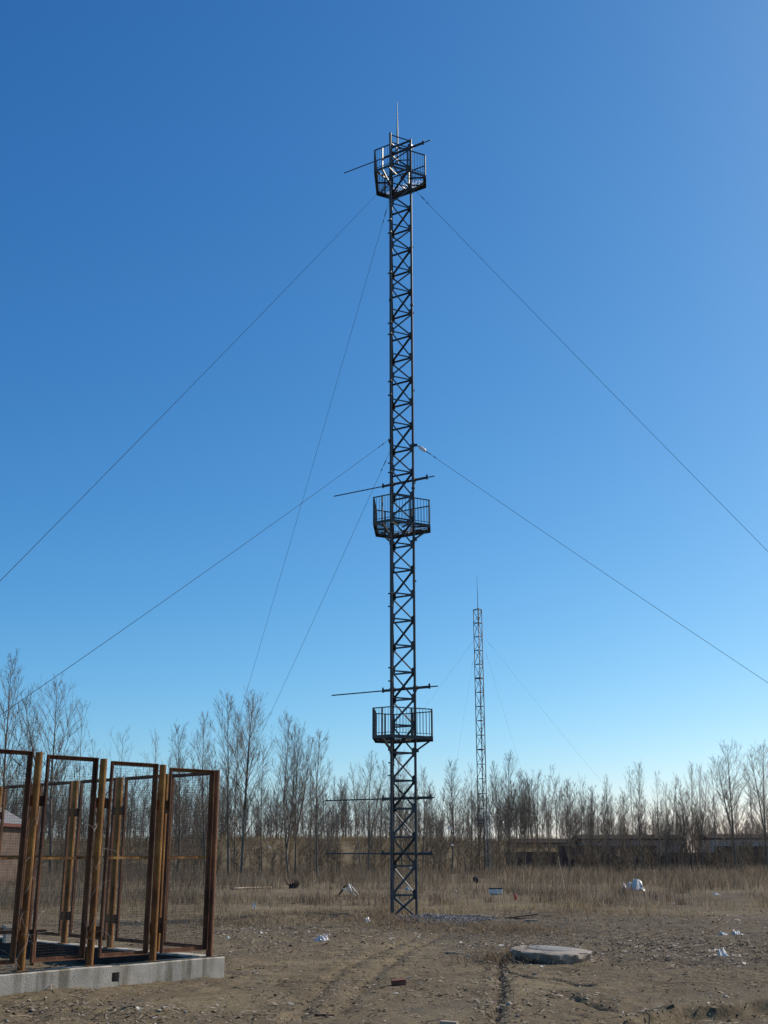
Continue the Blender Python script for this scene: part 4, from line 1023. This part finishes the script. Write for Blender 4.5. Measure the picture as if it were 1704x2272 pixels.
def shed(u0, u1, v_top, v_wall, y, wallmat, label, doors):
    x0 = at_y(u0, 1880, y)[0]; x1 = at_y(u1, 1880, y)[0]; ht = at_y(1300, v_top, y)[1]; hw = at_y(1300, v_top + 9, y)[1]
    root = thing('long_shed', label, 'shed', (x0, y, 0), 0, 'long low sheds behind the brick walls'); L = x1 - x0; D = 6.0
    build(MB().bar((L / 2, D / 2, -.3), (L / 2, D / 2, hw), (1, 0, 0), L, (0, 1, 0), D), 'wall', wallmat, root)
    rf = MB().add([(-.4, -.22, hw + .02), (L + .4, -.22, hw + .02), (L + .4, D / 2, ht + .05), (-.4, D / 2, ht + .05), (-.4, D + .5, hw + .02), (L + .4, D + .5, hw + .02),
                   (-.4, -.22, hw - .16), (L + .4, -.22, hw - .16), (-.4, D + .5, hw - .22), (L + .4, D + .5, hw - .22)],
                  [(0, 1, 2, 3), (3, 2, 5, 4), (6, 7, 1, 0), (4, 5, 9, 8), (0, 3, 4, 8, 6), (1, 7, 9, 5, 2), (6, 8, 9, 7)])
    build(rf, 'roof', M['roof_dark'], root)
    for k, f in enumerate(doors):
        xx = L * f; build(MB().bar((xx, -.02, hw - 1.6), (xx, -.02, hw - .55), (1, 0, 0), 1.0, (0, 1, 0), .05), 'window', M['black_plastic'], root)
shed(1140, 1288, 1861, 1877, 166, M['render_wall'], 'lower pinkish shed at the left end of the row', ())
shed(1291, 1512, 1852, 1877, 163, M['render_wall'], 'longest shed with pinkish grey wall and dark roof edge', ())
shed(1578, 1790, 1851, 1877, 166, M['pale_render'], 'low shed with pale grey wall near the right picture edge', ())
def brick_wall(u0, u1, v_top, y, label):
    x0 = at_y(u0, 1880, y)[0]; x1 = at_y(u1, 1880, y)[0]; h = at_y(1300, v_top, y)[1]; L = x1 - x0
    root = thing('brick_wall', label, 'wall', (x0, y, g((x0 + x1) / 2, y) - .1), 0, 'dark brick walls before the sheds')
    build(MB().bar((0, 0, h / 2), (L, 0, h / 2), (0, 1, 0), .26, (0, 0, 1), h), 'wall', M['dark_brick'], root)
    build(MB().bar((-.03, 0, h + .05), (L + .03, 0, h + .05), (0, 1, 0), .34, (0, 0, 1), .096), 'coping', M['roof_dark'], root)
    k = 0.; m = MB()
    while k < L: m.box((min(max(k, .2), L - .2), -.17, h / 2 - .05), .38, .075, h - .1); k += 4.2
    build(m, 'piers', M['dark_brick'], root)
brick_wall(1240, 1456, 1876, 150, 'taller dark brick wall in front of the long pinkish shed')
brick_wall(1120, 1239, 1890, 152, 'lower dark brick wall continuing left of the taller one')
brick_wall(1585, 1800, 1878, 152, 'dark brick wall below the pale shed at the right picture edge')
brick_wall(1458, 1584, 1893, 153, 'low stretch of dark wall behind the thicket in the shed gap')

# ------------------------------------------------------------------ litter
def crumple(name, u, v, wpx, hpx, mat, label, cat, seed, depth=.8, z=None, dist=None, spikes=.5, group=None, fold=None):
    """crumpled bag sized from its width and height in the photograph"""
    if dist is None: x, y = at_z(u, v + hpx / 2)
    else: y = dist; x = at_y(u, v, y)[0]
    t = y / ray(u, v)[1]; w = wpx * t / F; h = hpx * t / F
    from mathutils import noise as mn
    bm = bmesh.new(); rr = random.Random(seed)
    if mat in ('white_plastic', 'pink_plastic', 'clear_plastic') and name != 'stone' and wpx > 5.5 and spikes > .2:
        # a thin creased sheet: random folds heave it up, the hem lies on the ground
        nx, ny = 15, 11; fold = [(rr.uniform(0, 3.14), rr.uniform(-.35, .35), rr.uniform(.05, .13), rr.uniform(.4, 1.)) for _ in range(7)]
        bmesh.ops.create_grid(bm, x_segments=nx, y_segments=ny, size=.5); top = 0
        for vt in bm.verts:
            x_, y_ = vt.co.x, vt.co.y; z_ = 0
            for a, c, sg, am in fold: z_ += am * math.exp(-((x_ * math.cos(a) + y_ * math.sin(a) - c) / sg) ** 2) * (.3 + .7 * mn.noise(Vector((x_ * 3 + seed, y_ * 3, a))) ** 2 * 3)
            e = max(abs(x_), abs(y_)) * 2; rim = 1 + .5 * mn.noise(Vector((x_ * 2.4, y_ * 2.4, seed * 1.7)))
            vt.co.z = z_ * (1 - .75 * e ** 4) + .12 * abs(mn.noise(Vector((x_ * 7, y_ * 7, seed))))
            vt.co.x = x_ * rim + .05 * rr.uniform(-1, 1); vt.co.y = y_ * rim * .9 + .05 * rr.uniform(-1, 1) + .25 * vt.co.z
        bmesh.ops.triangulate(bm, faces=bm.faces[:]); bmesh.ops.recalc_face_normals(bm, faces=bm.faces[:])
    else:
        bmesh.ops.create_icosphere(bm, subdivisions=3, radius=.5)
        dirs = [(Vector((rr.gauss(0, 1), rr.gauss(0, 1), abs(rr.gauss(0, 1)) * .8)).normalized(), rr.uniform(.25, .6)) for _ in range(6)]
        for vt in bm.verts:
            n = vt.co.normalized(); k = 1 + .45 * (mn.ridged_multi_fractal(n * 2.3 + Vector((seed, 0, 0)), 1.0, 2.1, 4, .9, 2.0) - .9)
            for d, a in dirs:
                c = max(0, n.dot(d)); k += spikes * a * c ** 9
            vt.co = n * .5 * k
    xs = [q.co.x for q in bm.verts]; zs = [q.co.z for q in bm.verts]; sx = w / (max(xs) - min(xs)); sz = h / (max(zs) - min(zs)); cx = (max(xs) + min(xs)) / 2; zmin = min(zs)
    for vt in bm.verts: vt.co = Vector(((vt.co.x - cx) * sx, vt.co.y * sx * depth, (vt.co.z - zmin) * sz))
    me = bpy.data.meshes.new(name); bm.to_mesh(me); bm.free(); me.materials.append(M[mat])
    zz = g(x, y) - .02 if z is None and dist is None else at_y(u, v + hpx / 2, y)[1]
    o = link(name, me); o.location = (x, y, zz); tag(o, label, cat, group); return o
PB = 'plastic bags and scraps lying about'
crumple('plastic_bag', 712, 2077, 43, 17, 'pink_plastic', 'long pinkish white plastic bag on bare earth left of the near mast', 'bag', 1, .6, group=PB, spikes=.9)
crumple('plastic_bag', 817, 2043, 17, 12, 'white_plastic', 'small white plastic bag beside the dead grass mound left of the mast foot', 'bag', 2, group=PB)
crumple('plastic_bag', 1404, 1961, 52, 27, 'clear_plastic', 'large crumpled silvery plastic sheet in front of the tall grass at right', 'plastic sheet', 3, .8, group=PB, spikes=1.3)
crumple('plastic_bag', 1605, 2074, 26, 9, 'clear_plastic', 'greyish plastic bag touching a whiter one at far right', 'bag', 4, group=PB)
crumple('plastic_bag', 1636, 2070, 28, 12, 'white_plastic', 'bright white folded plastic bag at far right, above another bag', 'bag', 5, .6, group=PB)
crumple('plastic_bag', 1605, 2114, 28, 20, 'white_plastic', 'white plastic bag nearest the camera at the right picture edge', 'bag', 6, .8, group=PB)
crumple('plastic_scrap', 1630, 2121, 14, 7, 'white_plastic', 'small torn white scrap beside the nearest right-hand bag', 'scrap', 7, group=PB)
crumple('plastic_scrap', 1588, 1983, 22, 6, 'white_plastic', 'flat white scrap on dark soil at right beyond the bags', 'scrap', 8, group=PB)
crumple('plastic_bag', 1144, 1989, 9, 14, 'red_plastic', 'bright red plastic bag in the dry grass between the masts', 'bag', 9, group=PB)
crumple('plastic_bag', 1056, 1953, 14, 16, 'black_plastic', 'black plastic sack in the grass near the far mast', 'sack', 10, group=PB, spikes=1.0)
crumple('plastic_bag', 564, 2007, 11, 16, 'clear_plastic', 'pale bluish bag snagged in dry grass right of the fence corner', 'bag', 11, group=PB)
crumple('plastic_scrap', 594, 2010, 7, 7, 'clear_plastic', 'small pale scrap right of the bluish snagged bag', 'scrap', 12, group=PB)
crumple('plastic_scrap', 1012, 1975, 8, 6, 'white_plastic', 'white scrap in the grass between near mast and white tub', 'scrap', 13, group=PB)
crumple('plastic_scrap', 905, 1970, 16, 10, 'clear_plastic', 'pale torn plastic seen through the foot of the near mast', 'scrap', 14, group=PB)
crumple('plastic_scrap', 910, 1923, 6, 8, 'white_plastic', 'white scrap on brush behind the near mast legs', 'scrap', 15, dist=98, group=PB)
crumple('plastic_bag', 997, 1836, 13, 8, 'clear_plastic', 'white bag caught high on the bare tree between the masts', 'bag', 16, dist=121.3, group=PB)
crumple('plastic_scrap', 1003, 1874, 7, 5, 'white_plastic', 'white scrap caught low on the tree between the masts', 'scrap', 17, dist=121.3, group=PB)
crumple('plastic_scrap', 598, 1878, 7, 8, 'white_plastic', 'white scrap caught on stems beside the pale-stemmed bare tree', 'scrap', 18, dist=105, group=PB)
crumple('plastic_scrap', 508, 2079, 20, 6, 'white_plastic', 'flat white scrap on the earth just right of the fence corner', 'scrap', 19, group=PB)
crumple('plastic_scrap', 1495, 2002, 9, 4, 'white_plastic', 'small white scrap in golden grass below the silvery sheet', 'scrap', 20, group=PB)
crumple('stone', 1186, 2158, 13, 8, 'slab', 'pale stone on the crack in front of the round slab', 'stone', 24, group=None, spikes=.1)
crumple('stone', 1286, 2178, 8, 5, 'pink_plastic', 'small whitish pebble further along the crack before the slab', 'pebble', 25, spikes=.1)
crumple('stone', 866, 2262, 9, 5, 'slab', 'pale pebble at the bottom edge below the red brick', 'pebble', 26, spikes=.1)
crumple('stone', 663, 2096, 7, 4, 'slab', 'pale pebble on bare earth left of the long pinkish bag', 'pebble', 27, spikes=.1)
crumple('stone', 842, 2237, 10, 6, 'red_brick', 'broken chip of red brick below the whole brick', 'brick chip', 28, spikes=.1)
def tub():
    x, y = at_z(1100, 1984); t = y / ray(1100, 1975)[1]; W = 29 * t / F; H = 12 * t / F
    root = thing('foam_tub', 'white foam tub with dark lid lying in grass between the masts', 'tub', (x, y, g(x, y)), R(8))
    m = MB(); m.add([(-W * .47, -.16, 0), (W * .47, -.16, 0), (W * .47, .16, 0), (-W * .47, .16, 0), (-W * .5, -.2, H), (W * .5, -.2, H), (W * .5, .2, H), (-W * .5, .2, H)],
                    [(3, 2, 1, 0), (4, 5, 6, 7), (0, 1, 5, 4), (1, 2, 6, 5), (2, 3, 7, 6), (3, 0, 4, 7)]); b = build(m, 'tub_body', M['white_plastic'], root)
    mo = b.modifiers.new('bevel', 'BEVEL'); mo.width = .05; mo.segments = 3
    build(MB().box((0, .02, H + .03), W * .96, .4, .055), 'lid', M['teal_scrap'], root)
tub()
def brick():
    x, y = at_z(885, 2184); m = MB().box((0, 0, .055), .24, .115, .10)
    o = build(m, 'brick', M['red_brick']); o.location = (x, y, g(x, y) - .005); o.rotation_euler = (R(4), R(-4), R(12)); tag(o, 'single dark red brick lying on bare earth near the camera', 'brick')
    mo = o.modifiers.new('bevel', 'BEVEL'); mo.width = .008; mo.segments = 2
    x, y = at_z(903, 2176); o = build(MB().sq((-.12, 0, .03), (.10, .08, .07), .025, .02), 'stick', M['pale_wood']); o.location = (x, y, g(x, y)); tag(o, 'pale splinter of wood beside the red brick', 'stick', 'sticks on the ground')
brick()
def stick(u0, v0, u1, v1, r, mat, label, bend=.03, name='stick', zup=0.0):
    a = at_z(u0, v0); b = at_z(u1, v1); n = 7; pts = []
    rr = random.Random(int(u0)); c = ((a[0] + b[0]) / 2, (a[1] + b[1]) / 2)
    for i in range(n):
        t = i / (n - 1); x = a[0] + (b[0] - a[0]) * t; y = a[1] + (b[1] - a[1]) * t + rr.uniform(-bend, bend); pts.append((x - c[0], y - c[1], g(x, y) + r + zup * t))
    o = build(MB().tube(pts, [r * (1 - .4 * i / n) for i in range(n)], 6), name, M[mat], None, True); o.location = (c[0], c[1], 0); tag(o, label, 'stick', 'sticks on the ground')
stick(698, 2253, 742, 2251, .018, 'plank', 'dark straight stick at the bottom of the picture left of the brick')
stick(560, 2160, 580, 2159, .012, 'pale_wood', 'pale thin stick on earth right of the fence kerb')
stick(992, 2118, 1030, 2120, .02, 'pale_wood', 'pale curved stick left of the round slab', .08)
stick(515, 1976, 602, 1972, .06, 'pale_wood', 'long pale pole lying in the grass right of the fence', .1)
stick(1258, 1994, 1240, 1940, .03, 'bark', 'thin dark dead stem sticking up in grass right of the red bag', .05, zup=1.6)
def planks():
    x, y = at_z(1158, 2040); L = 75 * y / F / 1.05
    root = thing('broken_board', 'split dark reddish board lying right of the gravel', 'board', (x, y, g(x, y)), R(6))
    for k, (dy, dz, a, ln) in enumerate(((0, .05, 4, 1.), (-.12, .03, -5, .7))):
        m = MB().bar((-L * ln / 2, dy, dz - a * .006), (L * ln / 2, dy + .05 * a, dz + a * .02), (0, 1, 0), .18, (0, 0, 1), .035); build(m, 'plank', M['plank'], root)
    x, y = at_z(1178, 2047); o = build(MB().bar((-.22, 0, .03), (.22, .03, .03), (0, 1, 0), .12, (0, 0, 1), .05), 'wood_offcut', M['pale_wood']); o.location = (x, y, g(x, y)); tag(o, 'short pale wooden offcut below the split dark board', 'board')
    x, y = at_z(995, 2272); o = build(MB().bar((-.11, 0, .03), (.11, .03, .04), (0, 1, 0), .10, (0, 0, 1), .05), 'wood_offcut', M['pale_wood']); o.location = (x, y, g(x, y)); o.rotation_euler = (0, R(5), R(-20)); tag(o, 'pale wooden offcut cut by the bottom picture edge', 'board')
planks()
def scrap_sheet():
    x, y = at_z(772, 1986); t = y / 1.05; k = t / F
    root = thing('scrap_sheet', 'crumpled dark sheet with white edges in the grass left of the near mast', 'scrap sheet', (x, y, g(x, y)))
    W, H = 42 * k, 26 * k
    m = MB(); m.add([(-W * .6, 0, 0), (-W * .2, -.1, H * .85), (W * .1, 0, H), (W * .5, .1, .1), (-W * .5, .7, 0), (-W * .1, .6, H * .9), (W * .15, .6, H * .95), (W * .55, .6, 0)],
                    [(0, 1, 5, 4), (1, 2, 6, 5), (2, 3, 7, 6)]); o = build(m, 'dark_sheet', M['teal_scrap'], root)
    s = o.modifiers.new('solid', 'SOLIDIFY'); s.thickness = .03
    e = MB().tube([(-W * .28, -.16, H * .62), (W * .0, -.15, H * .48), (W * .42, -.05, .02)], .035, 5).tube([(W * .02, -.14, H * .98), (W * .16, -.12, H * .5), (W * .2, -.1, .1)], .05, 5).tube([(W * .12, -.06, H * .96), (W * .55, .02, .05)], .03, 5)
    build(e, 'white_edging', M['white_plastic'], root, True)
    x, y = at_z(650, 1972); rt = thing('tree_stump', 'dark broken stump in the dry grass below the twin-stem poplar', 'stump', (x, y, g(x, y)))
    rr = random.Random(3); m = MB(); m.tube([(0, 0, -.1), (.02, 0, .12), (0, .02, .26)], [.34, .24, .20], 9); build(m, 'trunk', M['roof_dark'], rt)
    for i in range(34):
        a = rr.uniform(0, 6.28); r_ = rr.uniform(.06, .30); build(MB().tube([(math.cos(a) * r_ * .7, math.sin(a) * r_ * .7, .10), (math.cos(a) * r_ * 2.4, math.sin(a) * r_ * 1.5, rr.uniform(.25, .72))], [.035, .008], 5), 'splinter', M['plank'], rt)
scrap_sheet()
